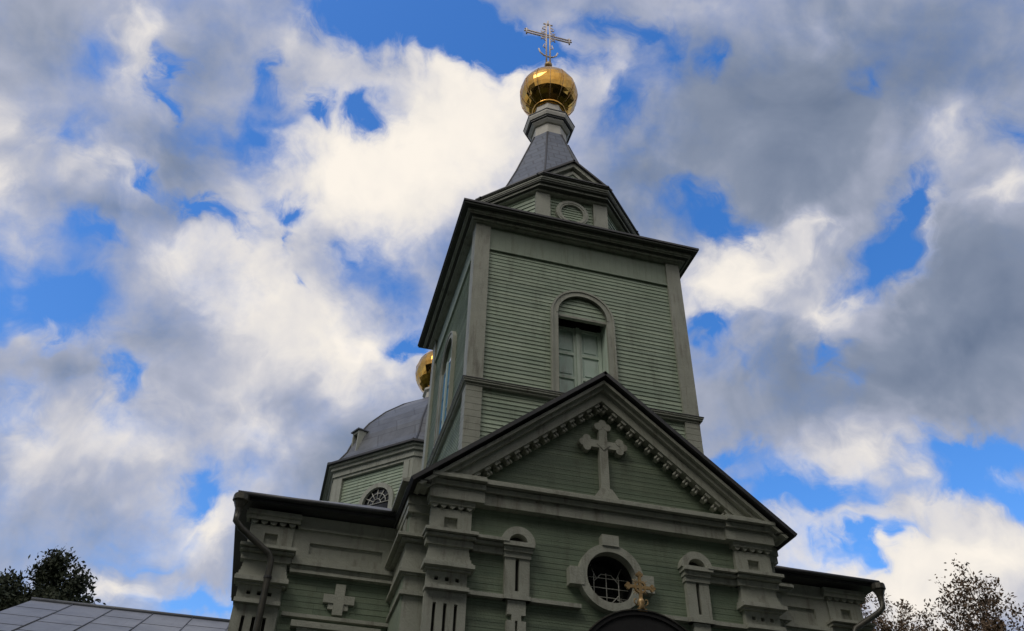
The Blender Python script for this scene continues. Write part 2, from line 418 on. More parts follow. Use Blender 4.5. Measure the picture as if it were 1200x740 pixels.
M['black'] = material('black_shade_paint', (.010, .010, .011), (.018, .018, .018), .85, 4)  # black canopy colour, also painted in for shade under the hood and in the reveal
M['glass'] = material('dark_glass', (.008, .009, .010), (.012, .013, .014), .12, 2, bump=0)
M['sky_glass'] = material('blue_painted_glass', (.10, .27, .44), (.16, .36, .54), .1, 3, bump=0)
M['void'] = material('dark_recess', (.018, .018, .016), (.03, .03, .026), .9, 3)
M['shutter'] = material('worn_shutter_paint', (.48, .58, .49), (.57, .66, .57), .6, 6, stain=(.30, .25, .22), stain_amt=.6)
M['shutter_panel'] = material('turquoise_panel_paint', (.44, .57, .50), (.53, .63, .58), .6, 5, stain=(.30, .27, .24), stain_amt=.5)
M['grille'] = material('pale_grille_paint', (.42, .42, .38), (.52, .52, .47), .5, 9)
M['pipe'] = material('galvanised_pipe', (.05, .05, .042), (.095, .09, .072), .45, 9, metallic=.35, stain=(.1, .085, .06), stain_amt=.7)
M['door'] = material('door_wood_paint', (.055, .032, .018), (.085, .05, .028), .5, 6, stretch=(1, 1, .2))
M['stone'] = material('plinth_stone', (.22, .21, .19), (.3, .285, .26), .85, 5, bump=.5)
M['grass'] = material('meadow_grass', (.025, .04, .014), (.048, .066, .022), .95, .6, bump=.6, bump_scale=25)
M['gravel'] = material('yard_gravel', (.040, .038, .034), (.065, .06, .053), .95, 6, bump=.7, bump_scale=60)
M['plaster'] = material('house_plaster', (.32, .31, .28), (.40, .385, .35), .85, 2)
M['bark'] = material('tree_bark', (.030, .022, .016), (.055, .042, .03), .9, 9)
M['leaf_dark'] = material('dark_leaves', (.018, .026, .012), (.04, .05, .02), .8, 1.1, bump=0)
M['leaf_brown'] = material('autumn_leaves', (.10, .065, .038), (.17, .11, .062), .8, 1.1, bump=0)

# ------------------------------------------------------------------ ground
random.seed(7)
g = MB(); g.add([(-900, -900, 0), (900, -900, 0), (900, 900, 0), (-900, 900, 0)], [(0, 1, 2, 3)])
tag(g.build('ground', M['grass']), kind='structure')
g = MB(); g.add([(-9, -30, .004), (9, -30, .004), (9, 1.0, .004), (-9, 1.0, .004)], [(0, 1, 2, 3)])
tag(g.build('path', M['gravel']), kind='structure')

# ------------------------------------------------------------------ the church
church = tag(empty('church'), 'pale green wooden church with square bell tower, steep gabled portico and golden domes', 'church')
def part(mb, name, mat, parent=church, label=None):
    o = mb.build(name, M[mat], parent)
    if label: o['label'] = label
    return o

# --- portico: core, boards, mouldings -------------------------------------------------
WIN = (0.015, 5.925, 0.335)           # round window: centre u, z, clear radius
APEX_IN, BASE_IN, HALF_IN = 8.66, 7.0, 2.05
core = MB()
core.box(-2.33, 2.33, 0.30, 1.6, 0.35, 6.9)
core.box(-2.60, -2.33, .30, 1.9, .35, 6.9); core.box(2.33, 2.60, .30, 1.9, .35, 6.9)
core.prism(FRONT, [(-2.5, 6.9), (2.5, 6.9), (0, 8.80)], -4.0, -.12)
part(core, 'portico_core', 'green_trim')

def cut_circle(z, base):
    cu, cz, r = WIN
    r += .06
    if abs(z - cz) >= r: return base
    h = math.sqrt(r * r - (z - cz) ** 2)
    outp = []
    for a, b in base:
        if a < cu - h < b: outp.append((a, cu - h))
        if a < cu + h < b: outp.append((cu + h, b))
    return outp
bd = MB()
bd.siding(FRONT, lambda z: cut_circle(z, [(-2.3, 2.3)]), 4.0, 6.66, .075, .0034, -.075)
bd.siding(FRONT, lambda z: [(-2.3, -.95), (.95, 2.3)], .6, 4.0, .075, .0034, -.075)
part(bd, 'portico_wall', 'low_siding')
bk = MB(); bk.box(-2.3, -.37, .082, .3, 3.9, 6.9); bk.box(.40, 2.3, .082, .3, 3.9, 6.9)
bk.box(-.37, .40, .082, .3, 6.28, 6.9); bk.box(-.37, .40, .082, .3, 3.9, 5.56)
bk.box(-2.3, -.96, .082, .3, .35, 3.9); bk.box(.96, 2.3, .082, .3, .35, 3.9)
part(bk, 'wall_backing', 'green_trim')
td_ = MB()
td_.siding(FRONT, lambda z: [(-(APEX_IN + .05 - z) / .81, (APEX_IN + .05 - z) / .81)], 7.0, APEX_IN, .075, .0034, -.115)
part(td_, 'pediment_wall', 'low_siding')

def half_ledge(mb, F, u0, u1, spec):
    for z0, z1, d in spec: mb.fbox(F, u0, u1, z0, z1, -.09, d)
# entablature: runs full width, breaks forward over the corner pilasters and wraps back round the step
ent = MB()
ENT = [(6.665, 6.79, .045), (6.79, 6.83, .03), (6.83, 6.895, .085), (6.895, 6.91, .06), (6.91, 6.955, .16), (6.955, 7.0, .11)]
half_ledge(ent, FRONT, -1.70, 1.70, ENT)
part(ent, 'entablature', 'trim')
for s in (-1, 1):
    e = MB()
    a, b = sorted((s * 1.70, s * 2.42))
    half_ledge(e, FRONT, a, b, [(z0, z1, d + .05) for z0, z1, d in ENT])
    for z0, z1, d in ENT:                                   # return along the step and side wall
        xi, xo_ = s * 2.30, s * (2.60 + d)
        e.box(min(xi, xo_), max(xi, xo_), .25 - d, 1.75, z0, z1)
    part(e, 'entablature_end', 'trim')

# band of the wall at mid height and the thin string course
BAND2 = [(6.055, 6.13, .015), (6.13, 6.145, .0), (6.145, 6.18, .075), (6.18, 6.19, .05), (6.19, 6.23, .135)]
for s in (-1, 1):
    bandm = MB(); a, b = sorted((s * 1.36, s * 1.84)); half_ledge(bandm, FRONT, a, b, [(z0, z1, d - .03) for z0, z1, d in BAND2])
    part(bandm, 'moulded_band', 'trim')
for s in (-1, 1):
    st = MB(); a, b = sorted((s * 1.34, s * .40))
    half_ledge(st, FRONT, a, b, [(5.485, 5.535, .02)])
    a, b = sorted((s * 1.84, s * 1.36)); half_ledge(st, FRONT, a, b, [(5.485, 5.535, .022)])
    part(st, 'string_course', 'trim')

def pilaster_mesh(F, uc, hw=.265, low=.6, dent=True):
    """one corner pilaster: scalloped capital, block with square sunk panel, bands, row of holes, fluted shaft"""
    p = MB(); H = hw
    # capital
    p.fbox(F, uc - H - .03, uc + H + .03, 6.60, 6.663, -.09, .045)
    k = 5
    for i in range(k):
        w = 2 * (H + .02) / k; a = uc - H - .02 + i * w
        p.prism(F, [(a + .012, 6.60), (a + w - .012, 6.60), (a + w - .03, 6.568), (a + w / 2, 6.553), (a + .03, 6.568)], -.05, .03)
    # block with a sunk square
    sx, sz0, sz1 = .085, 6.29, 6.445
    p.fbox(F, uc - H, uc - sx, 6.225, 6.555, -.09, .0); p.fbox(F, uc + sx, uc + H, 6.225, 6.555, -.09, .0)
    p.fbox(F, uc - sx, uc + sx, 6.225, sz0, -.09, .0); p.fbox(F, uc - sx, uc + sx, sz1, 6.555, -.09, .0)
    p.fbox(F, uc - sx, uc + sx, sz0, sz1, -.09, -.06)
    for z0, z1, d in BAND2: p.fbox(F, uc - H - .03 - d * .3, uc + H + .03 + d * .3, z0, z1, -.09, d + .02)
    # bell-shaped block under the band
    zs = [6.055, 6.0, 5.95, 5.9, 5.85, 5.805]
    for i in range(5):
        t = i / 4; e = .0 + .05 * t * t
        p.fbox(F, uc - H + .01 - e, uc + H - .01 + e, zs[i + 1], zs[i], -.09, .005 + .05 * t * t)
    p.fbox(F, uc - H - .05, uc + H + .05, 5.755, 5.805, -.09, .13)
    p.fbox(F, uc - H - .02, uc + H + .02, 5.73, 5.755, -.09, .05)
    # row of three holes
    hs_, zc = .024, 5.64
    cs = [uc - .13, uc, uc + .13]
    p.fbox(F, uc - H + .015, uc + H - .015, zc + hs_, 5.73, -.09, .0); p.fbox(F, uc - H + .015, uc + H - .015, 5.535, zc - hs_, -.09, .0)
    edges = [uc - H + .015] + [q for c in cs for q in (c - hs_, c + hs_)] + [uc + H - .015]
    for i in range(0, len(edges), 2): p.fbox(F, edges[i], edges[i + 1], zc - hs_, zc + hs_, -.09, .0)
    p.fbox(F, uc - H, uc + H, 5.485, 5.535, -.09, .085)
    # shaft with three round-topped flutes
    w = .02
    p.fbox(F, uc - H + .01, uc + H - .01, 5.345, 5.485, -.09, .0)
    edges = [uc - H + .01] + [q for c in cs for q in (c - w, c + w)] + [uc + H - .01]
    for i in range(0, len(edges), 2): p.fbox(F, edges[i], edges[i + 1], 3.6, 5.345, -.09, .0)
    p.fbox(F, uc - H + .01, uc + H - .01, low, 3.6, -.09, .0)
    p.fbox(F, uc - H - .03, uc + H + .03, low - .25, low, -.09, .04)
    return p
for s in (-1, 1):
    pm = pilaster_mesh(FRONT, s * 2.105)
    pl = part(pm, 'pilaster', 'trim')
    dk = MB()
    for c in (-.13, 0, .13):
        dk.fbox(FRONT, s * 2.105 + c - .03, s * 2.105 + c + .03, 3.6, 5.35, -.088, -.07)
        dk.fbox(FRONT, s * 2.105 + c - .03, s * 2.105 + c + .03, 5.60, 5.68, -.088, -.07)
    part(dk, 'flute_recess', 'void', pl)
    # the stepped corner behind it, and the side wall
    cp = MB(); xi, xo_ = s * 2.30, s * 2.60
    def cb(y0, y1, z0, z1, e):
        a, b = sorted((xi, xo_ + s * e)); cp.box(a, b, y0 - e, y1, z0, z1)
    cb(.25, 1.75, .35, 5.485, -.02); cb(.25, 1.75, 5.485, 5.535, .03); cb(.25, 1.75, 5.535, 5.73, -.01)
    cb(.25, 1.75, 5.73, 5.755, .02); cb(.25, 1.75, 5.755, 5.805, .06)
    for i in range(4): cb(.25, 1.75, 5.805 + i * .0625, 5.8675 + i * .0625, .04 - .04 * i / 4 + .001 * i)
    for z0, z1, d in BAND2: cb(.25, 1.75, z0, z1, d)
    cb(.25, 1.75, 6.225, 6.56, -.015); cb(.25, 1.75, 6.56, 6.665, .03)
    for i in range(3):
        y = .40 + i * .42
        a, b = sorted((xo_ - s * .02, xo_ + s * .02)); cp.box(a, b, y, y + .26, 6.24, 6.55)
    part(cp, 'stepped_corner', 'trim')

# twin colonnettes under an arched hood
for s in (-1, 1):
    uc = s * 1.225
    c = MB()
    for z0, z1, d in [(6.02, 6.09, .0), (6.09, 6.15, .03), (6.15, 6.205, .075)]:
        c.fbox(FRONT, uc - .175 - d * .4, uc + .175 + d * .4, z0, z1, -.09, d + .02)
    c.ring(FRONT, uc, 6.205, .125, .225, 0, 180, -.09, .05, 20)
    for a, b in ((-.16, -.025), (.025, .16)): c.fbox(FRONT, uc + a, uc + b, 5.60, 6.02, -.09, .0)
    c.fbox(FRONT, uc - .16, uc + .16, 5.535, 5.60, -.09, .0)
    c.fbox(FRONT, uc - .17, uc + .17, 5.485, 5.535, -.09, .04)
    c.fbox(FRONT, uc - .115, uc + .115, 5.31, 5.485, -.09, .0)
    c.fbox(FRONT, uc - .06, uc + .06, 5.24, 5.31, -.09, .0)
    for a, b in ((-.16, -.02), (.02, .16)): c.fbox(FRONT, uc + a * .75, uc + b * .75, 4.5, 5.24, -.09, .0)
    cn = part(c, 'colonnette', 'trim')
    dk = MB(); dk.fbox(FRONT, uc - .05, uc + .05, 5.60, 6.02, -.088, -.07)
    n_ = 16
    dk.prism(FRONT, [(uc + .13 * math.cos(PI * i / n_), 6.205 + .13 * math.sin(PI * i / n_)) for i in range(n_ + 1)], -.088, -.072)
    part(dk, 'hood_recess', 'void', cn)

# round window
cu, cz, r = WIN
wf = MB()
wf.ring(FRONT, cu, cz, r, r + .105, 0, 360, -.1, .045, 48)
wf.fbox(FRONT, cu - .115, cu + .115, cz + r + .075, cz + r + .225, -.08, .065)
for s in (-1, 1):
    a, b = sorted((cu + s * (r + .04), cu + s * (r + .235))); wf.fbox(FRONT, a, b, cz - .15, cz + .075, -.08, .055)
rw = part(wf, 'round_window', 'trim')
rv = MB(); rv.ring(FRONT, cu, cz, r + .002, r + .03, 0, 360, -.3, -.02, 48)
part(rv, 'window_reveal', 'black', rw)  # reveal coloured black for the shade inside the recess
gl = MB(); gl.ring(FRONT, cu, cz, .001, r, 0, 360, -.3, -.27, 40)
part(gl, 'window_pane', 'glass', rw)
gr = MB()
def bar(mb, pts, rad, F=FRONT, d=0, seg=6): mb.tube([F.p(u, z, d) for u, z in pts], rad, seg)
gd = -.17; gz = cz - .07
for du in (-.17, 0, .17): bar(gr, [(cu + du, cz - math.sqrt(r * r - du * du) + .005), (cu + du, cz + .13)], .0065, d=gd)
for dz in (-.19, -.07, .06):
    h = min(math.sqrt(r * r - dz * dz) - .01, .3)
    bar(gr, [(cu - h, cz + dz), (cu + h, cz + dz)], .0055, d=gd)
oc = [(cu + .115 * 1.6 * math.cos(R(22.5 + 45 * i)), gz + .13 * 1.5 * math.sin(R(22.5 + 45 * i))) for i in range(9)]
bar(gr, oc, .0065, d=gd)
for a in (45, 135, 225, 315):
    bar(gr, [(cu + .2 * math.cos(R(a)), gz + .19 * math.sin(R(a))), (cu + .31 * math.cos(R(a)), cz + .31 * math.sin(R(a)))], .0055, d=gd)
part(gr, 'window_grille', 'grille', rw)

# pediment: raking cornice, dentils, cross
SL = .81; ANG = math.atan(SL); CA, SA = math.cos(ANG), math.sin(ANG)
ZA = 8.945                                                    # roof apex
def rake_poly(s, o0, o1, uend0, uend1):
    """bar under the roof slope between perpendicular offsets o0 and o1 below the roof line"""
    za0, za1 = ZA - o0 / CA, ZA - o1 / CA
    return [(0, za0), (s * uend0, za0 - SL * uend0), (s * uend1, za1 - SL * uend1), (0, za1)]
for s in (-1, 1):
    rk = MB()
    rk.prism(FRONT, rake_poly(s, .06, .105, 2.60, 2.55), -.1, .20)
    rk.prism(FRONT, rake_poly(s, .105, .155, 2.52, 2.46), -.1, .13)
    rk.prism(FRONT, rake_poly(s, .155, .28, 2.40, 2.25), -.1, .06)
    part(rk, 'raking_cornice', 'trim')
dn = MB()
dn.add([], [])
DF = Frame((0, 0, 0), (0, -1))
dn.fbox(DF, -.044, .044, -.04, 0, -.1, .085)
for q in (-1, 1): dn.lathe((q * .022, -.035), [(.008, -.112), (.019, -.106), (.024, -.09), (.021, -.074), (.016, -.062), (.02, -.04)], 8, True)
dn.fbox(DF, -.034, .034, -.085, -.04, -.1, .03)
dsrc = None
for s in (-1, 1):
    for i in range(14):
        t = .10 + i * .172                                    # along the slope from the apex
        za = ZA - .282 / CA
        u = s * t * CA; z = za - t * SA
        if dsrc is None: o = dsrc = part(dn, 'dentil', 'trim')
        else:
            o = dsrc.copy(); col.objects.link(o); o.parent = church
        o.location = (u, .05, z); o.rotation_euler = (0, s * ANG, 0)
rf = MB()
for s in (-1, 1):
    e = 2.70
    rf.slab([(0, -.27, ZA + .04), (s * e, -.27, ZA + .04 - SL * e), (s * e, 3.6, ZA + .04 - SL * e), (0, 3.6, ZA + .04)], .055)
part(rf, 'portico_roof', 'dark_metal')
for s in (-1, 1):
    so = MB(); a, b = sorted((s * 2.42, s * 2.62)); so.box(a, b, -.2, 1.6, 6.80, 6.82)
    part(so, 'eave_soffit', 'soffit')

cr_ = MB(); F = FRONT; D0, D1 = -.11, -.02
def trefoil(mb, F, u, z, a, r, d0, d1):
    for k in (-1, 0, 1):
        an = R(a) + k * R(80); ru = r * 1.0
        cx_, cz_ = u + ru * math.cos(an), z + ru * math.sin(an)
        mb.prism(F, [(cx_ + r * .85 * math.cos(2 * PI * i / 12), cz_ + r * .85 * math.sin(2 * PI * i / 12)) for i in range(12)], d0, d1 + .0015 * k)
cx0, cz0 = .02, 7.90
cr_.fbox(F, cx0 - .062, cx0 + .062, 7.17, 8.20, D0, D1)
cr_.fbox(F, cx0 - .26, cx0 - .062, cz0 - .058, cz0 + .058, D0, D1); cr_.fbox(F, cx0 + .062, cx0 + .26, cz0 - .058, cz0 + .058, D0, D1)
for (u, z, a) in ((cx0, 8.18, 90), (cx0 - .235, cz0, 180), (cx0 + .235, cz0, 0)): trefoil(cr_, F, u, z, a, .07, D0, D1 + .004)
cr_.prism(F, [(cx0 - .10, cz0), (cx0, cz0 - .10), (cx0 + .10, cz0), (cx0, cz0 + .10)], D0, D1 + .01)
cr_.prism(F, [(cx0 - .2, 7.02), (cx0 + .2, 7.02), (cx0 + .13, 7.12), (cx0 + .08, 7.19), (cx0 - .08, 7.19), (cx0 - .13, 7.12)], D0, D1 + .03)
part(cr_, 'pediment_cross', 'trim')

# entrance canopy: half-round hood before the door, with a gilded cross on its crown
CN = MB(); CR, CZ0 = .86, 4.315
CN.ring(FRONT, 0, CZ0, CR - .05, CR, 0, 180, .0, .95, 32)
cnp = part(CN, 'entrance_canopy', 'black')
ce = MB(); ce.ring(FRONT, 0, CZ0, CR - .002, CR + .012, 2, 178, .952, .965, 40)
part(ce, 'canopy_edge', 'pipe', cnp)
ci = MB(); ci.prism(FRONT, [((CR - .052) * math.cos(PI * i / 24), CZ0 + (CR - .052) * math.sin(PI * i / 24)) for i in range(25)], .90, .93)
part(ci, 'canopy_shade_panel', 'black', cnp)  # flat black sheet standing in for the shade inside the hood
for s in (-1, 1):
    b = MB(); b.tube([(s * .80, -.9, CZ0), (s * .80, -.03, CZ0 - .75)], .025, 8); b.tube([(s * .80, -.92, CZ0 - .01), (s * .80, -.02, CZ0 - .01)], .025, 8)
    part(b, 'canopy_bracket', 'dark_metal', cnp)
gc = MB(); gF = Frame((0, -.93, 0), (0, -1)); gzc = 5.455
gc.fbox(gF, -.055, .055, 5.165, 5.20, -.03, .03)
gc.tube([gF.p(0, 5.19, 0), gF.p(0, 5.24, 0), gF.p(0, 5.28, 0), gF.p(0, 5.33, 0)], [.045, .03, .05, .02], 10)
gc.fbox(gF, -.018, .018, 5.31, 5.62, -.012, .012); gc.fbox(gF, -.16, .16, gzc - .018, gzc + .018, -.011, .011)
gc.ring(gF, 0, gzc, .055, .075, 0, 360, -.014, .014, 20)
for (u, z, a) in ((0, 5.60, 90), (-.145, gzc, 180), (.145, gzc, 0)): trefoil(gc, gF, u, z, a, .024, -.014, .014)
for a in range(45, 360, 90):
    for da in (-14, 0, 14):
        gc.tube([gF.p(.07 * math.cos(R(a + da)), gzc + .07 * math.sin(R(a + da)), 0), gF.p((.125 - abs(da) * .0016) * math.cos(R(a + da)), gzc + (.125 - abs(da) * .0016) * math.sin(R(a + da)), 0)], [.007, .003], 5)
for s in (-1, 1):
    gc.tube([gF.p(0, 5.25, 0), gF.p(s * .05, 5.24, 0), gF.p(s * .085, 5.27, 0), gF.p(s * .08, 5.31, 0), gF.p(s * .055, 5.31, 0)], .008, 6)
part(gc, 'gilded_cross', 'old_gold', cnp, 'small ornate gilded cross on the crown of the dark entrance canopy')

# door and lower parts
df = MB(); df.fbox(FRONT, -1.06, -.92, .35, 3.3, -.09, .02); df.fbox(FRONT, .92, 1.06, .35, 3.3, -.09, .02); df.ring(FRONT, 0, 3.3, .92, 1.06, 0, 180, -.09, .02, 28)
dr = part(df, 'door_frame', 'trim')
for s in (-1, 1):
    a, b = sorted((s * .012, s * .91)); l = MB(); l.fbox(FRONT, a, b, .35, 3.28, -.24, -.19)
    for z0, z1 in ((.55, 1.3), (1.45, 2.2), (2.35, 3.1)): l.fbox(FRONT, a + .13, b - .13, z0, z1, -.19, -.165)
    part(l, 'door_leaf', 'door', dr)
l = MB(); l.prism(FRONT, [(.91 * math.cos(PI * i / 24), 3.3 + .91 * math.sin(PI * i / 24)) for i in range(25)], -.24, -.2)
part(l, 'fanlight', 'glass', dr)
pb = MB(); pb.box(-2.72, 2.72, -.08, 1.3, 0, .35); pb.box(-4.72, -2.72, 1.08, 4.6, 0, .35); pb.box(2.72, 4.72, 1.08, 4.6, 0, .35)
pb.box(-1.3, 1.3, -.75, -.08, 0, .18); pb.box(-1.3, 1.3, -.42, -.081, .18, .33)
part(pb, 'stone_plinth', 'stone')

# --- wings ---------------------------------------------------------------------------
WY = 1.2
WF = Frame((0, WY, 0), (0, -1))
for s in (-1, 1):
    wc = MB(); a, b = sorted((s * 2.58, s * 4.55)); wc.box(a, b, WY + .08, 4.5, .35, 6.75)
    wing = part(wc, 'wing_core', 'green_trim')
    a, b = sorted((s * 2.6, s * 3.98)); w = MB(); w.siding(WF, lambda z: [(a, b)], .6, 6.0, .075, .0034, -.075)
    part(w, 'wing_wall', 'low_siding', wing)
    pm = pilaster_mesh(WF, s * 4.275, .285)
    pl = part(pm, 'wing_pilaster', 'trim')
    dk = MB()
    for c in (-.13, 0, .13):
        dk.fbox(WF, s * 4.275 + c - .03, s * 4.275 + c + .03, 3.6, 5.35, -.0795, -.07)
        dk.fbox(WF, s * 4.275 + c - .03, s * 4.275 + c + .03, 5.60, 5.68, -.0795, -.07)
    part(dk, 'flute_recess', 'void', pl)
    # frieze with a sunk panel, bands
    fz = MB(); p0, p1 = 2.785, 3.76
    def fb(u0, u1, z0, z1, d):
        x0, x1 = sorted((s * u0, s * u1)); fz.fbox(WF, x0, x1, z0, z1, -.0795, d)
    fb(2.6, p0, 6.12, 6.565, -.03); fb(p1, 3.985, 6.12, 6.565, -.03); fb(p0, p1, 6.40, 6.565, -.03); fb(p0, p1, 6.12, 6.25, -.03); fb(p0, p1, 6.25, 6.40, -.068)
    fb(2.6, 3.95, 6.065, 6.12, .05); fb(2.6, 3.96, 6.0, 6.065, .0); fb(2.6, 3.955, 5.965, 6.0, .02)
    fb(2.6, 3.95, 6.565, 6.60, .0); fb(2.6, 3.93, 6.60, 6.76, -.02)
    fb(2.6, 3.95, 5.41, 5.455, -.01)
    part(fz, 'wing_frieze', 'trim', wing)
    tb = MB(); x0, x1 = sorted((s * 3.93, s * 4.63)); tb.fbox(WF, x0, x1, 6.60, 6.74, -.0795, .06); tb.fbox(WF, x0 - .015, x1 + .015, 6.66, 6.70, -.0795, .085)
    part(tb, 'corner_block', 'trim', wing)
    cr = MB(); cu_ = s * 3.27
    cr.fbox(WF, cu_ - .065, cu_ + .065, 5.49, 5.89, -.08, -.02)
    for q in (-1, 1):
        x0, x1 = sorted((cu_ + q * .065, cu_ + q * .2)); cr.fbox(WF, x0, x1, 5.635, 5.745, -.08, -.02)
        x0, x1 = sorted((cu_ + q * .065, cu_ + q * .13)); cr.fbox(WF, x0, x1, 5.56, 5.635, -.08, -.035)
    part(cr, 'wall_cross', 'trim', wing)
    wf = MB(); x0, x1 = sorted((s * 2.78, s * 3.74))
    wf.fbox(WF, x0 - .08, x1 + .08, 5.27, 5.345, -.08, .06); wf.fbox(WF, x0, x0 + .13, 2.2, 5.27, -.08, .02); wf.fbox(WF, x1 - .13, x1, 2.2, 5.27, -.08, .02)
    wf.fbox(WF, x0, x1, 5.12, 5.269, -.08, .0); wf.fbox(WF, x0 - .06, x1 + .06, 2.1, 2.2, -.08, .08)
    wo = part(wf, 'wing_window', 'trim')
    g_ = MB(); g_.fbox(WF, x0 + .13, x1 - .13, 2.2, 5.12, -.079, -.06); part(g_, 'window_pane', 'glass', wo)
    g_ = MB(); xm = (x0 + x1) / 2; g_.fbox(WF, xm - .03, xm + .03, 2.2, 5.12, -.06, -.02)
    for z in (2.9, 3.6, 4.3): g_.fbox(WF, x0 + .13, x1 - .13, z - .02, z + .02, -.058, -.025)
    part(g_, 'glazing_bar', 'trim', wo)
    # roof: low hip, dark boxed eave
    rf = MB(); zc, ze = 6.86, 6.86; eo = 4.82; ei = 2.5
    y0, y1 = .98, 4.8; ry, rz = 2.89, 6.86 + 1.91 * .53
    A, B, C_, D_ = (s * eo, y0, ze), (s * ei, y0, ze), (s * ei, y1, ze), (s * eo, y1, ze)
    E_, G_ = (s * (eo - 1.91), ry, rz), (s * ei, ry, rz)
    rf.slab([A, B, G_, E_], .04); rf.slab([A, E_, D_], .04); rf.slab([D_, E_, G_, C_], .04)
    rf_ = part(rf, 'wing_roof', 'grey_metal', wing)
    ev = MB(); x0, x1 = sorted((s * 2.5, s * 4.80)); ev.box(x0, x1, .995, 1.24, 6.775, 6.795); ev.box(x0, x1, .99, 1.01, 6.795, 6.845)
    ev.box(min(s * 4.58, s * 4.80), max(s * 4.58, s * 4.80), 1.24, 4.8, 6.775, 6.80); 
    part(ev, 'boxed_eave', 'dark_metal', rf_)
    gu = MB(); gu.tube([(s * 2.72, .955, 6.85), (s * 4.80, .955, 6.84)], .034, 10)
    part(gu, 'gutter', 'dark_metal', rf_)
    # rain pipe: hopper, slanted run back to the wall, drop
    dp = MB()
    hx = s * 4.74
    dp.lathe((hx, .92), [(.040, 6.52), (.048, 6.60), (.085, 6.69), (.105, 6.71), (.10, 6.79), (.085, 6.795)], 10)
    dp.tube([(hx, .92, 6.55), (hx, .93, 6.44), (hx - s * .08, .95, 6.36), (s * 4.25, 1.03, 6.10), (s * 4.21, 1.04, 6.02), (s * 4.205, 1.04, 5.6), (s * 4.20, 1.04, .4)], .043, 10)
    dp_ = part(dp, 'drainpipe', 'pipe')
    for z in (5.78, 4.6, 3.4, 2.2):
        cl = MB(); cl.lathe((s * 4.205, 1.04), [(.052, z), (.052, z + .03)], 10); cl.box(s * 4.205 - .01, s * 4.205 + .01, 1.1, 1.18, z + .002, z + .028)
        part(cl, 'pipe_clamp', 'dark_metal', dp_)

# --- bell tower ----------------------------------------------------------------------
TW, TY0, TY1 = 1.915, .60, 4.42
TC = (0, (TY0 + TY1) / 2)
TFACES = [Frame((0, TY0, 0), (0, -1)), Frame((-TW, TC[1], 0), (-1, 0)), Frame((TW, TC[1], 0), (1, 0)), Frame((0, TY1, 0), (0, 1))]
tc_ = MB()
wx = .45
tc_.box(-TW + .06, TW - .06, TY0 + .06, TY1 - .06, 6.9, 8.8)
# hollow above the ledge, so the openings are real recesses
for F in TFACES:
    hwid = TW - .06 if abs(F.n.y) > .5 else (TY1 - TY0) / 2 - .061
    tc_.fbox(F, -hwid, -wx, 8.8, 12.45, -.36, -.06); tc_.fbox(F, wx, hwid, 8.8, 12.45, -.36, -.06)
    tc_.fbox(F, -wx, wx, 11.20, 12.45, -.36, -.06); tc_.fbox(F, -wx, wx, 8.8, 9.05, -.36, -.06)
part(tc_, 'tower_core', 'green_trim')
SPR, RIN = 10.69, .435
def arch_cut(hw, half):
    def f(z):
        if z < 9.06 or z > SPR + half: return [(-hw, hw)]
        h = half if z < SPR else math.sqrt(max(0, half ** 2 - (z - SPR) ** 2))
        return [(-hw, -h), (h, hw)]
    return f
for F in TFACES:
    hwid = TW if abs(F.n.y) > .5 else (TY1 - TY0) / 2
    s_ = MB(); s_.siding(F, arch_cut(hwid - .2, RIN + .05), 9.02, 11.83, .077, .0115, -.05)
    part(s_, 'tower_wall', 'siding')
    s_ = MB(); s_.siding(F, lambda z: [(-hwid + .2, hwid - .2)], 6.9, 8.95, .077, .0115, -.05)
    part(s_, 'tower_base_wall', 'siding')
    fr = MB(); fr.fbox(F, -hwid + .2, hwid - .2, 11.855, 12.40, -.06, -.035)
    n_ = 30
    for i in range(n_):
        a = -hwid + .2 + (2 * hwid - .4) * i / n_
        fr.fbox(F, a + .0015, a + (2 * hwid - .4) / n_ - .0015, 11.87, 12.38, -.036, -.031)
    part(fr, 'tower_frieze', 'green_trim')
    ft = MB(); ft.fbox(F, -hwid + .2, hwid - .2, 11.83, 11.868, -.06, -.008)
    part(ft, 'frieze_strip', 'green_trim')
# corner boards, one L-shaped mesh per corner
for sx in (-1, 1):
    for sy, yy in ((-1, TY0), (1, TY1)):
        c = MB(); X = sx * TW; w = .255
        def cbx(z0, z1, e):
            a, b = sorted((X + sx * e, X - sx * w)); y0, y1 = sorted((yy + sy * e, yy - sy * .06)); c.box(a, b, y0, y1, z0, z1)
            a, b = sorted((X + sx * e, X - sx * .06)); y0, y1 = sorted((yy - sy * .0601, yy - sy * w)); c.box(a, b, y0, y1, z0, z1)
        cbx(9.04, 12.38, .008)
        for k in (1,):                                          # a batten down the middle
            a, b = sorted((X - sx * .10, X - sx * .155)); y0, y1 = sorted((yy + sy * .012, yy + sy * .0081)); c.box(a, b, y0, y1, 9.04, 12.38)
        part(c, 'corner_board', 'trim')
        c = MB()
        n_ = 18
        for i in range(n_):
            z = 6.9 + (8.95 - 6.9) * i / n_
            cbx(z + .006, z + (8.95 - 6.9) / n_, .0 + (.0012 if i % 2 else 0))
        part(c, 'corner_boarding', 'trim')
lg = MB()
for z0, z1, e in ((8.94, 8.98, .012), (8.98, 9.012, .042), (9.012, 9.035, .055)):
    lg.box(-TW - e, TW + e, TY0 - e, TY1 + e, z0, z1)
part(lg, 'tower_ledge', 'trim')
lgt = MB(); lgt.box(-TW - .063, TW + .063, TY0 - .063, TY1 + .063, 9.035, 9.047)
part(lgt, 'ledge_flashing', 'dark_metal')
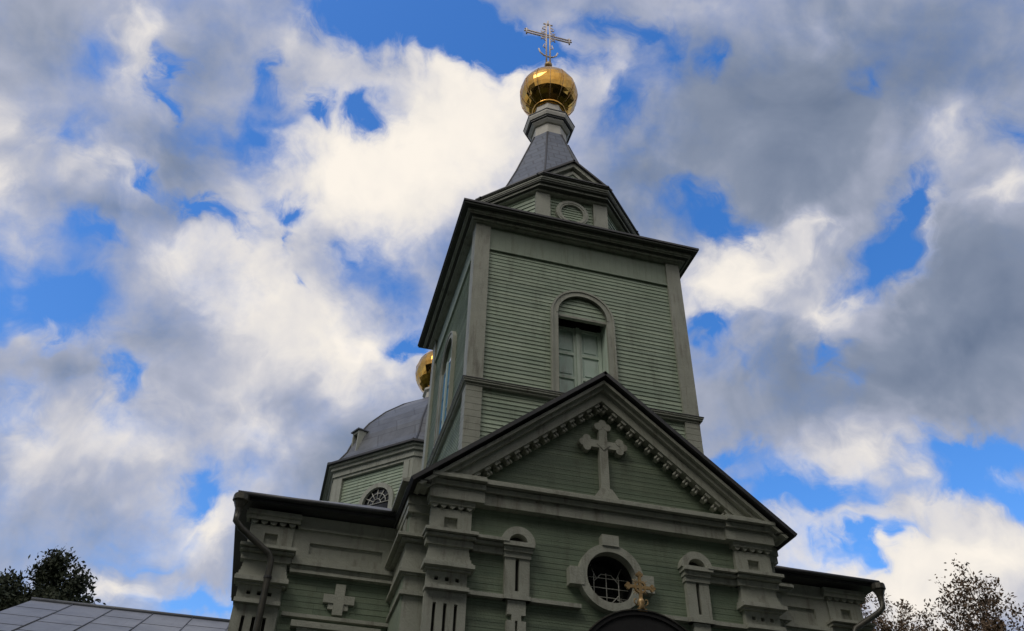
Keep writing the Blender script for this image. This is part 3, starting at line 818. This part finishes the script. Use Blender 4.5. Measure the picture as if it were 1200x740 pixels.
# main cornice
cn = MB()
for z0, z1, e in ((12.38, 12.40, .06), (12.40, 12.445, .10), (12.45, 12.475, .17), (12.475, 12.535, .20)):
    cn.box(-TW - e, TW + e, TY0 - e, TY1 + e, z0, z1)
part(cn, 'tower_cornice', 'trim')
ce_ = MB()
ce_.box(-TW - .155, TW + .155, TY0 - .155, TY1 + .155, 12.4455, 12.4495)
ce_.box(-TW - .29, TW + .29, TY0 - .29, TY1 + .29, 12.535, 12.575)
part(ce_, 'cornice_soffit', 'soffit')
rr = MB(); e = .31
b0 = [(-TW - e, TY0 - e), (TW + e, TY0 - e), (TW + e, TY1 + e), (-TW - e, TY1 + e)]
t0 = [(-1.2, TC[1] - 1.2), (1.2, TC[1] - 1.2), (1.2, TC[1] + 1.2), (-1.2, TC[1] + 1.2)]
P = [(x, y, 12.575) for x, y in b0] + [(x, y, 12.615) for x, y in b0] + [(x, y, 12.80) for x, y in t0]
rr.add(P, [(3, 2, 1, 0)] + [(i, (i + 1) % 4, 4 + (i + 1) % 4, 4 + i) for i in range(4)] + [(4 + i, 4 + (i + 1) % 4, 8 + (i + 1) % 4, 8 + i) for i in range(4)] + [(8, 9, 10, 11)])
part(rr, 'cornice_roof', 'dark_metal')

# arched openings on the four faces
def arch_pts(half, spr, n=24): return [(half * math.cos(PI * i / n), spr + half * math.sin(PI * i / n)) for i in range(n + 1)]
for fi, F in enumerate(TFACES):
    fr = MB()
    for s in (-1, 1):
        a, b = sorted((s * RIN, s * .545)); fr.fbox(F, a, b, 9.05, SPR, -.06, .012)
        a, b = sorted((s * .525, s * .56)); fr.fbox(F, a, b, 9.05, SPR, -.06, .028)
    fr.ring(F, 0, SPR, RIN, .545, 0, 180, -.06, .012, 28); fr.ring(F, 0, SPR, .525, .56, 0, 180, -.06, .028, 28)
    fr.ring(F, 0, SPR, RIN, RIN + .03, 0, 180, -.10, .02, 28)
    ow = part(fr, 'arched_window', 'trim')
    lu = MB(); lu.siding(F, lambda z: [(-math.sqrt(max(0, RIN ** 2 - max(0, z - SPR) ** 2)), math.sqrt(max(0, RIN ** 2 - max(0, z - SPR) ** 2)))], 10.70, SPR + RIN - .003, .085, .012, -.055)
    lu.prism(F, arch_pts(RIN, SPR), -.10, -.062)
    part(lu, 'lunette', 'siding', ow)
    ls = MB(); ls.fbox(F, -RIN, RIN, 10.655, 10.70, -.10, -.03)
    part(ls, 'lunette_rail', 'trim', ow)
    for s in (-1, 1):
        jb = MB(); a, b = sorted((s * (RIN - .002), s * (RIN + .02))); jb.fbox(F, a, b, 9.05, 10.70, -.36, -.06)
        part(jb, 'window_jamb', 'shutter', ow)
    bk = MB(); bk.fbox(F, -.45, .45, 9.05, 11.2, -.40, -.37)
    part(bk, 'window_back', 'void', ow)
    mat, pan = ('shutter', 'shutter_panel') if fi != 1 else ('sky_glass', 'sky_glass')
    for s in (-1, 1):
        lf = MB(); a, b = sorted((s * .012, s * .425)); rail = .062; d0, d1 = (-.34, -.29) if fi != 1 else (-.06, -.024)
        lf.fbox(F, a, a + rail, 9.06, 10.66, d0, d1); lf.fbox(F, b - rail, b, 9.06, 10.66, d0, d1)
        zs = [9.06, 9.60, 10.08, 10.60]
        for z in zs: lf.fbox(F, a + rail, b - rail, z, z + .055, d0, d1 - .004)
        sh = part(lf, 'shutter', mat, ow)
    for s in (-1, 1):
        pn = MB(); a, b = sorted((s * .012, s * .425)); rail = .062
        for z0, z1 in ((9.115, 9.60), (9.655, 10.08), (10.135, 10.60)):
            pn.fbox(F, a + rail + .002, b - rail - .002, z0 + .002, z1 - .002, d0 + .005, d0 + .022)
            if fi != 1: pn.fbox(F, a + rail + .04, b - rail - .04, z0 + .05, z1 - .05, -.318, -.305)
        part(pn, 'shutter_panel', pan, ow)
    ps = MB(); ps.fbox(F, -.03, .03, 9.06, 10.66, d1 + .002, d1 + .028)
    part(ps, 'shutter_post', 'shutter', ow)

# --- octagonal stage above the cornice -------------------------------------------------
OC = Vector((0, 2.40)); OI, OH = 1.45, .72                     # inradius of the cardinal faces, their half width
def oct_pts(i, h):
    c = [(-h, -i), (h, -i), (i, -h), (i, h), (h, i), (-h, i), (-i, h), (-i, -h)]
    return [(OC.x + x, OC.y + y) for x, y in c]
def oct_slab(mb, lo, hi):
    (i0, h0, z0), (i1, h1, z1) = lo, hi
    a, b = oct_pts(i0, h0), oct_pts(i1, h1)
    P = [(x, y, z0) for x, y in a] + [(x, y, z1) for x, y in b]
    mb.add(P, [tuple(range(7, -1, -1)), tuple(range(8, 16))] + [(k, (k + 1) % 8, 8 + (k + 1) % 8, 8 + k) for k in range(8)])
oc_ = MB(); oct_slab(oc_, (OI - .06, OH - .025, 12.6), (OI - .06, OH - .025, 14.0))
part(oc_, 'octagon_core', 'green_trim')
OF = []
pts = oct_pts(OI, OH)
for k in range(8):
    a, b = Vector(pts[k]), Vector(pts[(k + 1) % 8]); mid = (a + b) / 2; n = (mid - OC).normalized()
    OF.append((Frame((mid.x, mid.y, 0), n), (b - a).length / 2))
ZO0, ZO1 = 12.7, 13.95
for k, (F, hw) in enumerate(OF):
    s_ = MB()
    if k % 2 == 0:
        rr_ = .30
        s_.siding(F, lambda z: [(-hw + .28, hw - .28)] if abs(z - 13.52) >= rr_ else [(-hw + .28, -math.sqrt(rr_ ** 2 - (z - 13.52) ** 2)), (math.sqrt(rr_ ** 2 - (z - 13.52) ** 2), hw - .28)], ZO0, ZO1, .085, .014, -.055)
    else:
        s_.siding(F, lambda z: [(-hw + .02, hw - .02)], ZO0, ZO1, .10, .016, -.055)
    part(s_, 'octagon_wall', 'siding')
    if k % 2 == 0:
        for s in (-1, 1):
            p_ = MB(); a, b = sorted((s * (hw - .28), s * (hw + .005))); p_.fbox(F, a, b, ZO0, ZO1, -.07, .02)
            part(p_, 'octagon_pilaster', 'trim')
        w = MB(); w.ring(F, 0, 13.52, .225, .325, 0, 360, -.07, .03, 36); w.ring(F, 0, 13.52, .26, .29, 0, 360, -.05, .04, 36)
        rw = part(w, 'louvre_window', 'trim')
        lv = MB()
        n_ = 7
        for i in range(n_):
            z = 13.52 - .225 + .45 * (i + .5) / n_; h = math.sqrt(.23 ** 2 - (z - 13.52) ** 2)
            lv.prism(Frame(F.o, F.n), [(-h, z - .026), (h, z - .026), (h, z + .012), (-h, z + .012)], -.06, -.012)
        part(lv, 'louvre', 'siding', rw)
        lb = MB(); lb.ring(F, 0, 13.52, .001, .24, 0, 360, -.066, -.058, 28); part(lb, 'louvre_back', 'void', rw)
# eave cornice of the octagon
ec = MB()
for z0, z1, e in ((13.93, 13.97, .07), (13.975, 14.03, .16), (14.07, 14.10, .235), (14.10, 14.15, .255)):
    oct_slab(ec, (OI + e, OH - e * .15, z0), (OI + e, OH - e * .15, z1))
part(ec, 'octagon_cornice', 'trim')
es = MB(); oct_slab(es, (OI + .15, OH - .022, 13.97), (OI + .15, OH - .022, 13.975)); oct_slab(es, (OI + .215, OH - .032, 14.03), (OI + .215, OH - .032, 14.07))
oct_slab(es, (OI + .29, OH - .043, 14.15), (OI + .29, OH - .043, 14.175))
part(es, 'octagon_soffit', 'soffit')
er = MB(); oct_slab(er, (OI + .31, OH - .046, 14.175), (OI + .31, OH - .046, 14.205)); oct_slab(er, (OI + .30, OH - .045, 14.205), (1.25, .52, 14.42))
part(er, 'octagon_roof', 'dark_metal')
# little gables over the four cardinal faces
for k in (0, 2, 4, 6):
    F, hw = OF[k]
    gb = MB(); W_, Z0, Z1 = .76, 14.16, 14.80; D = .22
    gb.prism(F, [(-W_ + .06, Z0), (W_ - .06, Z0), (0, Z1 - .05)], -.9, D - .12)
    go = part(gb, 'stage_gable', 'trim')
    gm = MB()
    for s in (-1, 1):
        sl = (Z1 - Z0) / W_
        gm.prism(F, [(0, Z1), (s * W_, Z0), (s * (W_ - .14), Z0), (0, Z1 - .14 * sl)], D - .12, D - .03)
        gm.prism(F, [(0, Z1 - .20), (s * (W_ - .32), Z0 + .05), (s * (W_ - .42), Z0 + .05), (0, Z1 - .28)], D - .12, D - .085)
    gm.fbox(F, -W_ + .1, W_ - .1, Z0 + .005, Z0 + .05, D - .12, D - .05)
    part(gm, 'gable_moulding', 'trim', go)
    gp = MB(); gp.prism(F, [(-.40, Z0 + .052), (.40, Z0 + .052), (0, Z1 - .285)], D - .119, D - .11); part(gp, 'gable_panel', 'siding', go)
    gf = MB()
    for s in (-1, 1):
        q = [(0, Z1 + .045, D + .02), (s * (W_ + .02), Z0 + .03, D + .02), (s * (W_ + .02), Z0 + .03, -.95), (0, Z1 + .045, -.95)]
        gf.slab([F.p(u, z, d) for u, z, d in q], .04)
    part(gf, 'gable_roof', 'dark_metal', go)

# tent spire, neck, dome and cross
AX = (0, 2.34)
tn = MB(); tn.lathe(AX, [(1.50, 14.22), (1.16, 15.0), (.93, 15.62), (.66, 16.45), (.44, 17.12), (.40, 17.2)], 8, phase=.5)
tent = part(tn, 'spire_roof', 'tent', label='grey eight-sided tent spire above the tower')
rb = MB()
for k in range(8):
    a = 2 * PI * (k + .5) / 8
    rb.tube([(AX[0] + r_ * math.cos(a), AX[1] + r_ * math.sin(a), z) for r_, z in ((1.50, 14.22), (1.16, 15.0), (.93, 15.62), (.66, 16.45), (.44, 17.12))], .022, 6)
part(rb, 'spire_rib', 'dark_metal', tent)
nk = MB()
nk.lathe(AX, [(.42, 17.1), (.405, 17.16), (.40, 17.50)], 8, phase=.5)
nk.lathe(AX, [(.44, 17.50), (.50, 17.56), (.505, 17.60)], 8, phase=.5)
nk.lathe(AX, [(.57, 17.645), (.60, 17.72), (.60, 17.77)], 8, phase=.5)
nk.lathe(AX, [(.44, 17.82), (.40, 17.88), (.375, 18.0), (.36, 18.33)], 8, phase=.5)
neck = part(nk, 'cupola_neck', 'pale')
nd = MB(); nd.lathe(AX, [(.545, 17.60), (.545, 17.645)], 8, phase=.5); nd.lathe(AX, [(.615, 17.77), (.615, 17.79), (.44, 17.86)], 8, phase=.5)
part(nd, 'neck_flashing', 'dark_metal', neck)
rng = random.Random(3)
def onion(c, z0, r, rng, name_parent=None):
    """gilded onion dome: nearly a ball with a short peak"""
    prof = []
    for i in range(16):
        t = i / 15; a = -PI / 2 + R(24) + t * (PI - R(24) - R(14))
        prof.append((r * math.cos(a), z0 + r * math.sin(a)))
    zt = prof[-1][1]
    prof += [(r * .17, zt + r * .055), (r * .11, zt + r * .13), (r * .07, zt + r * .22)]
    d = MB(); d.lathe(c, prof, 26, False, jitter=.013, rng=rng)
    return d, prof
DZ, DR = 19.05, .705
d, prof = onion(AX, DZ, DR, rng)
dome = part(d, 'gold_dome', 'gold', label='gleaming golden onion dome on top of the bell tower')
def dome_seams(c, prof, parent, n=13):
    for k in range(n):
        a = 2 * PI * (k + .25) / n; x = MB()
        x.tube([(c[0] + (r_ + .003) * math.cos(a), c[1] + (r_ + .003) * math.sin(a), z) for r_, z in prof[:-2]], .007, 5)
        part(x, 'dome_seam', 'old_gold', parent)
dome_seams(AX, prof, dome)
cl = MB(); cl.lathe(AX, [(.37, 18.31), (.415, 18.35), (.40, 18.42), (.30, 18.45)], 24, True)
part(cl, 'dome_collar', 'gold', dome)
def top_cross(c, zb, h, parent, mat='cross_metal', ball=.1):
    """finial ball, crescent and an ornate open-work cross of height h above it"""
    b = MB(); b.tube([(c[0], c[1], zb - .28), (c[0], c[1], zb)], .035, 8); b.sphere((c[0], c[1], zb), ball, 16, 10)
    part(b, 'finial_ball', 'old_gold', parent)
    F = Frame((c[0], c[1], 0), (0, -1)); x = MB(); k = h / 1.95; z = zb + ball
    q = .021 * k + .002
    def tb(pts, r_=q): x.tube([F.p(u * k, z + w * k, 0) for u, w in pts], r_, 6)
    tb([(-.05, 0), (-.05, 1.78)]); tb([(.05, 0), (.05, 1.78)]); tb([(0, 1.75), (0, 1.95)])
    zc = 1.22
    tb([(-.6, zc - .05), (.6, zc - .05)]); tb([(-.6, zc + .05), (.6, zc + .05)])
    tb([(-.67, zc), (-.58, zc)]); tb([(.58, zc), (.67, zc)])
    for s in (-1, 1):
        tb([(s * .6, zc - .13), (s * .6, zc + .13)]); tb([(s * .55, zc + .09), (s * .66, zc + .09)], q * .8)
        tb([(0, .28), (s * .12, .3), (s * .22, .40), (s * .26, .54)])
        tb([(s * .05, .62), (s * .14, .70), (s * .10, .82)], q * .7)
        tb([(s * .05, 1.5), (s * .16, 1.52), (s * .14, 1.62), (s * .05, 1.66)], q * .7)
        for t in (-1, 1):
            tb([(s * .05, zc + t * .05), (s * .2, zc + t * .2)], q * .7); tb([(s * .22, zc + t * .05), (s * .05, zc + t * .26)], q * .6)
    tb([(-.13, 1.78), (.13, 1.78)])
    return part(x, 'finial_cross', mat, parent)
top_cross(AX, 20.33, 1.92, dome)

# --- the octagonal body behind, with its vaulted roof -----------------------------------
BC = Vector((0.0, 13.4)); BR = 3.24
def reg(r): t = r * math.tan(R(22.5)); return [(BC.x + x, BC.y + y) for x, y in ((-t, -r), (t, -r), (r, -t), (r, t), (t, r), (-t, r), (-r, t), (-r, -t))]
def reg_slab(mb, r0, z0, r1, z1):
    a, b = reg(r0), reg(r1)
    mb.add([(x, y, z0) for x, y in a] + [(x, y, z1) for x, y in b], [tuple(range(7, -1, -1)), tuple(range(8, 16))] + [(k, (k + 1) % 8, 8 + (k + 1) % 8, 8 + k) for k in range(8)])
bc = MB(); reg_slab(bc, BR - .07, 0, BR - .07, 13.1)
part(bc, 'body_core', 'green_trim')
pts = reg(BR)
for k in range(8):
    a, b = Vector(pts[k]), Vector(pts[(k + 1) % 8]); mid = (a + b) / 2
    F = Frame((mid.x, mid.y, 0), (mid - BC).normalized()); hw = (b - a).length / 2
    UC, ZW = .25, 11.92
    def fn(z):
        if z > ZW + .55 or z < ZW - 1.6: return [(-hw + .1, hw - .1)]
        h = .55 if z < ZW else math.sqrt(max(0, .55 ** 2 - (z - ZW) ** 2))
        return [(-hw + .1, UC - h), (UC + h, hw - .1)]
    s_ = MB(); s_.siding(F, fn, 8.0, 12.92, .095, .016, -.055); part(s_, 'body_wall', 'siding')
    for s in (-1, 1):
        p_ = MB(); a, b = sorted((s * (hw - .30), s * (hw + .01))); p_.fbox(F, a, b, 8.0, 12.95, -.07, .03)
        if s > 0: p_.fbox(F, a + .10, b - .12, 8.0, 12.95, .0, .05)
        part(p_, 'body_pilaster', 'trim')
    w = MB(); w.ring(F, UC, ZW, .44, .57, 0, 180, -.07, .05, 24); w.fbox(F, UC - .57, UC - .44, ZW - 1.6, ZW, -.07, .05); w.fbox(F, UC + .44, UC + .57, ZW - 1.6, ZW, -.07, .05)
    bw = part(w, 'fan_window', 'trim')
    g_ = MB(); g_.prism(F, [(UC - .44, ZW - 1.6), (UC + .44, ZW - 1.6)] + [(UC + .44 * math.cos(PI * i / 20), ZW + .44 * math.sin(PI * i / 20)) for i in range(21)], -.068, -.04); part(g_, 'window_pane', 'glass', bw)
    g_ = MB()
    for i in range(1, 6): g_.tube([F.p(UC + .12 * math.cos(PI * i / 6), ZW + .12 * math.sin(PI * i / 6), -.02), F.p(UC + .44 * math.cos(PI * i / 6), ZW + .44 * math.sin(PI * i / 6), -.02)], .014, 6)
    for rr_ in (.13, .29): g_.tube([F.p(UC + rr_ * math.cos(PI * i / 14), ZW + rr_ * math.sin(PI * i / 14), -.02) for i in range(15)], .013, 6)
    for zz in (0, -.4, -.8, -1.2): g_.tube([F.p(UC - .44, ZW + zz, -.02), F.p(UC + .44, ZW + zz, -.02)], .014, 6)
    part(g_, 'glazing_bar', 'grille', bw)
bcn = MB()
for z0, z1, e in ((12.95, 13.03, .03), (13.03, 13.20, .07), (13.20, 13.30, .14), (13.30, 13.36, .20)): reg_slab(bcn, BR + e, z0, BR + e, z1)
part(bcn, 'body_cornice', 'trim')
bs = MB(); reg_slab(bs, BR + .28, 13.36, BR + .28, 13.42); part(bs, 'body_eave', 'dark_metal')
vr = MB(); prof = [(3.50, 13.42), (3.25, 13.55), (3.02, 13.95), (2.85, 14.50), (2.50, 15.15), (2.05, 15.75), (1.50, 16.30), (.95, 16.72), (.50, 16.95), (.40, 17.0)]
vr.lathe((BC.x, BC.y), [(r_ / math.cos(R(22.5)), z) for r_, z in prof], 8, phase=.5)
vault = part(vr, 'vault_roof', 'grey_metal')
vs = MB()
for k in range(8):
    a = 2 * PI * (k + .5) / 8
    vs.tube([(BC.x + r_ / math.cos(R(22.5)) * math.cos(a), BC.y + r_ / math.cos(R(22.5)) * math.sin(a), z) for r_, z in prof[:-1]], .03, 6)
part(vs, 'roof_rib', 'dark_metal', vault)
# small dormer on the left slope of the vault
DF_ = Frame((-2.72, 12.1, .32), (-1, -.5))
dm = MB(); dm.fbox(DF_, -.16, -.11, 13.55, 14.32, -.6, .16); dm.fbox(DF_, .11, .16, 13.55, 14.32, -.6, .16); dm.fbox(DF_, -.11, .11, 14.22, 14.32, -.6, .16); dm.fbox(DF_, -.11, .11, 13.55, 13.64, -.6, .16)
dmo = part(dm, 'roof_dormer', 'trim')
q = MB(); q.fbox(DF_, -.11, .11, 13.64, 14.22, -.3, .06); part(q, 'dormer_opening', 'void', dmo)
q = MB(); q.slab([DF_.p(-.2, 14.33, .22), DF_.p(.2, 14.33, .22), DF_.p(.2, 14.40, -.7), DF_.p(-.2, 14.40, -.7)], .035); part(q, 'dormer_roof', 'grey_metal', dmo)
RX = (-.30, 13.4)
rn = MB(); rn.lathe(RX, [(.62, 16.6), (.52, 16.8), (.50, 17.2), (.58, 17.25), (.58, 17.32), (.46, 17.36), (.44, 17.5)], 8, phase=.5); part(rn, 'rear_cupola_neck', 'pale')
d, _ = onion(RX, 18.12, .88, rng); rd = part(d, 'rear_gold_dome', 'gold', label='second golden dome half hidden behind the bell tower')
top_cross(RX, 19.42, 1.7, rd)
# nave between tower and octagon
nv = MB(); nv.box(-2.4, 2.4, 4.42, 10.4, 0, 7.6); part(nv, 'nave_wall', 'siding')
nr = MB()
for s in (-1, 1): nr.slab([(0, 3.9, 9.3), (s * 2.7, 3.9, 7.6), (s * 2.7, 10.6, 7.6), (0, 10.6, 9.3)], .06)
part(nr, 'nave_roof', 'grey_metal')

# ------------------------------------------------------------------ the low house with a sheet roof
house = tag(empty('metal_roofed_house', (-7.2, 12, 0)), 'low house with grey sheet metal roof left of the church', 'house')
def hpart(mb, name, mat, parent=house):
    o = mb.build(name, M[mat], parent); o.matrix_parent_inverse = house.matrix_world.inverted() if parent == house else Matrix.Identity(4)
    return o
HX0, HX1, HY, HZ, TANP = -9.62, -4.75, 12.0, 8.80, math.tan(R(25.7))
OFS = Vector((-7.2, 12, 0))
def hl(p): return Vector(p) - OFS
hw_ = MB(); hw_.add([], [])
def hbox(mb, x0, x1, y0, y1, z0, z1): mb.box(x0 - OFS.x, x1 - OFS.x, y0 - OFS.y, y1 - OFS.y, z0, z1)
hbox(hw_, HX0 + .35, HX1 - .2, 8.4, 15.6, 0, 6.9)
FH = Frame((HX0 + .35 - OFS.x, 0, 0), (-1, 0))
hw_.prism(FH, [(-3.6, 6.9), (3.6, 6.9), (0, 8.62)], -4.2, -.001)
hwo = hw_.build('house_wall', M['plaster'], house)
rr = MB(); run = 4.0
for s in (-1, 1):
    rr.slab([hl((HX0, HY, HZ)), hl((HX1, HY, HZ)), hl((HX1, HY + s * run, HZ - run * TANP)), hl((HX0, HY + s * run, HZ - run * TANP))], .06)
hro = rr.build('roof', M['house_roof'], house)
sm = MB()
for i in range(1, 6):
    x = HX0 + i * .90
    for s in (-1, 1):
        sm.tube([hl((x, HY, HZ + .012)), hl((x, HY + s * run, HZ + .012 - run * TANP))], .013, 6)
for j in range(1, 4):
    for i in range(6):
        y = HY - j * 1.1 - (.45 if i % 2 else 0); x0 = HX0 + i * .9; x1 = min(HX1, x0 + .9)
        sm.tube([hl((x0, y, HZ + .004 - (HY - y) * TANP)), hl((x1, y, HZ + .004 - (HY - y) * TANP))], .0045, 5)
sm.build('roof_seam', M['seam'], hro)
rc = MB(); rc.tube([hl((HX0 - .02, HY, HZ + .02)), hl((HX1, HY, HZ + .02))], .05, 8)
rc.build('ridge_cap', M['seam'], hro)
for i in range(3):
    w = MB(); x = HX0 + 1.0 + i * 1.35
    hbox(w, x, x + .75, 8.33, 8.401, 2.0, 3.6); wo = w.build('window', M['trim'], house)
    w = MB(); hbox(w, x + .08, x + .67, 8.32, 8.33, 2.08, 3.52); w.build('pane', M['glass'], wo)

# ------------------------------------------------------------------ trees
def tree(name, label, cat, base, height, crown_r, crown_z0, seed, leafmat, nleaf, leaf, group=None, lean=0.0, depth=6, clump=.35, spread=1.0, fill=1.0):
    rng = random.Random(seed)
    root = tag(empty(name, base), label, cat, group)
    tk = MB(); tips = []
    def grow(p, d, length, rad, lev):
        n = 3; pts = [p]; rads = [rad]
        q = Vector(p); dd = Vector(d)
        for i in range(n):
            dd = (dd + Vector((rng.uniform(-1, 1), rng.uniform(-1, 1), rng.uniform(-.5, .8))) * .16).normalized()
            q = q + dd * length / n; pts.append(q.copy()); rads.append(rad * (1 - .38 * (i + 1) / n))
        tk.tube(pts, rads, 7 if lev < 2 else 4, True, lev == 0)
        if lev >= 2: tips.extend([(x.copy(), lev) for x in pts[1:]])
        if lev >= depth or rads[-1] < .004: return
        k = 2 if rng.random() < .55 else 3
        for j in range(k):
            a = rng.uniform(0, 2 * PI); sp = rng.uniform(.35, .85) * spread
            o = dd.orthogonal().normalized(); o2 = dd.cross(o)
            nd = (dd + (o * math.cos(a) + o2 * math.sin(a)) * sp + Vector((0, 0, .12))).normalized()
            grow(q, nd, length * rng.uniform(.66, .86), rads[-1] * rng.uniform(.62, .8), lev + 1)
        if lev < 2: grow(q, (dd + Vector((0, 0, .3))).normalized(), length * .8, rads[-1] * .8, lev + 1)
    trunk_h = crown_z0
    tk.tube([(0, 0, -.2), (0, 0, .4), (lean * .5, 0, trunk_h * .5), (lean, 0, trunk_h)], [height * .022, height * .017, height * .014, height * .012], 10)
    for j in range(4):
        a = 2 * PI * j / 4 + rng.uniform(-.4, .4)
        grow(Vector((lean, 0, trunk_h * rng.uniform(.8, 1.0))), Vector((math.cos(a) * .55 * spread, math.sin(a) * .55 * spread, 1)).normalized(), (height - trunk_h) * .27, height * .0085, 0)
    grow(Vector((lean, 0, trunk_h)), Vector((0, 0, 1)), (height - trunk_h) * .3, height * .010, 0)
    # fit the crown to its height and radius
    zmax = max(v.z for v in tk.v); s = (height - trunk_h * .75) / (zmax - trunk_h * .75)
    rmax = sorted(math.hypot(t[0].x - lean, t[0].y) for t in tips)[int(len(tips) * .96)]; sr = crown_r / rmax
    def fit(v):
        if v.z > trunk_h * .75: v.z = trunk_h * .75 + (v.z - trunk_h * .75) * s
        w = min(1, max(0, (v.z - trunk_h * .7) / (height * .1))); f = 1 + (sr - 1) * w
        v.x = lean + (v.x - lean) * f if v.z > trunk_h * .75 else v.x; v.y *= f
    for v in tk.v: fit(v)
    for t in tips: fit(t[0])
    tk.build('trunk', M['bark'], root)
    cw = MB(); tl = [t[0] for t in tips if t[1] >= 3] or [t[0] for t in tips]
    keep = [t for t in tl if rng.random() < fill]
    for i in range(nleaf):
        c = rng.choice(keep) + Vector((rng.gauss(0, clump), rng.gauss(0, clump), rng.gauss(0, clump * .7)))
        n = Vector((rng.uniform(-1, 1), rng.uniform(-1, 1), rng.uniform(-.6, 1))).normalized(); a = n.orthogonal().normalized(); b = n.cross(a)
        an = rng.uniform(0, 2 * PI); a, b = a * math.cos(an) + b * math.sin(an), b * math.cos(an) - a * math.sin(an)
        l = leaf * rng.uniform(.6, 1.3)
        cw.add([c - a * l, c - b * l * .45 + n * l * .1, c + a * l, c + b * l * .45 + n * l * .1], [(0, 1, 2, 3)])
    cw.build('crown', M[leafmat], root)
    return root
tree('autumn_tree', 'tall thin autumn tree with sparse brown leaves, right of the church', 'tree', (14.1, 9.5, 0), 11.8, 2.5, 5.0, 14, 'leaf_brown', 14000, .055, depth=7, clump=.10, fill=.6, spread=1.25)
tree('autumn_tree', 'lower brown leafed tree close beside the church drainpipe', 'tree', (20.6, 20, 0), 16.0, 3.4, 7.5, 29, 'leaf_brown', 15000, .065, depth=7, clump=.12, fill=.6, spread=1.25)
tree('dark_tree', 'dark dense tree rising behind the metal roofed house', 'tree', (-11.85, 22, 0), 13.35, 2.7, 5.0, 5, 'leaf_dark', 150000, .085, depth=6, clump=.2)
tree('dark_tree', 'dark tree cut by the left edge, lower than its neighbour', 'tree', (-15.9, 22, 0), 11.0, 2.0, 4.5, 8, 'leaf_dark', 60000, .08, depth=6, clump=.2)

# unseen trees added beside and behind the viewpoint to shade the front and dome
ys = tree('added_shade_tree', 'unseen broad leafy tree added to shade the church front', 'tree', (-15, -15.5, 0), 19.0, 5.0, 2.6, 31, 'leaf_dark', 10500, .45, 'unseen trees added to shade the church front', depth=4, clump=.9, spread=1.2)
for x, y, a in ((-8.5, -17.6, 1.1), (-1.5, -17.0, 2.3), (5.5, -17.4, 3.7), (12.5, -15.5, 4.4), (19, -12, 5.3), (-20.5, -10, 0.4), (-33, 3, 5.0), (-31, -8, 2.9), (32, -9, 1.7), (36, 3, 0.6)):
    c = ys.copy(); col.objects.link(c); c.location = (x, y, 0); c.rotation_euler = (0, 0, a)
    if abs(x) > 30: c.scale = (1.5, 1.5, 1.5)
    for ch in ys.children:
        d = ch.copy(); col.objects.link(d); d.parent = c
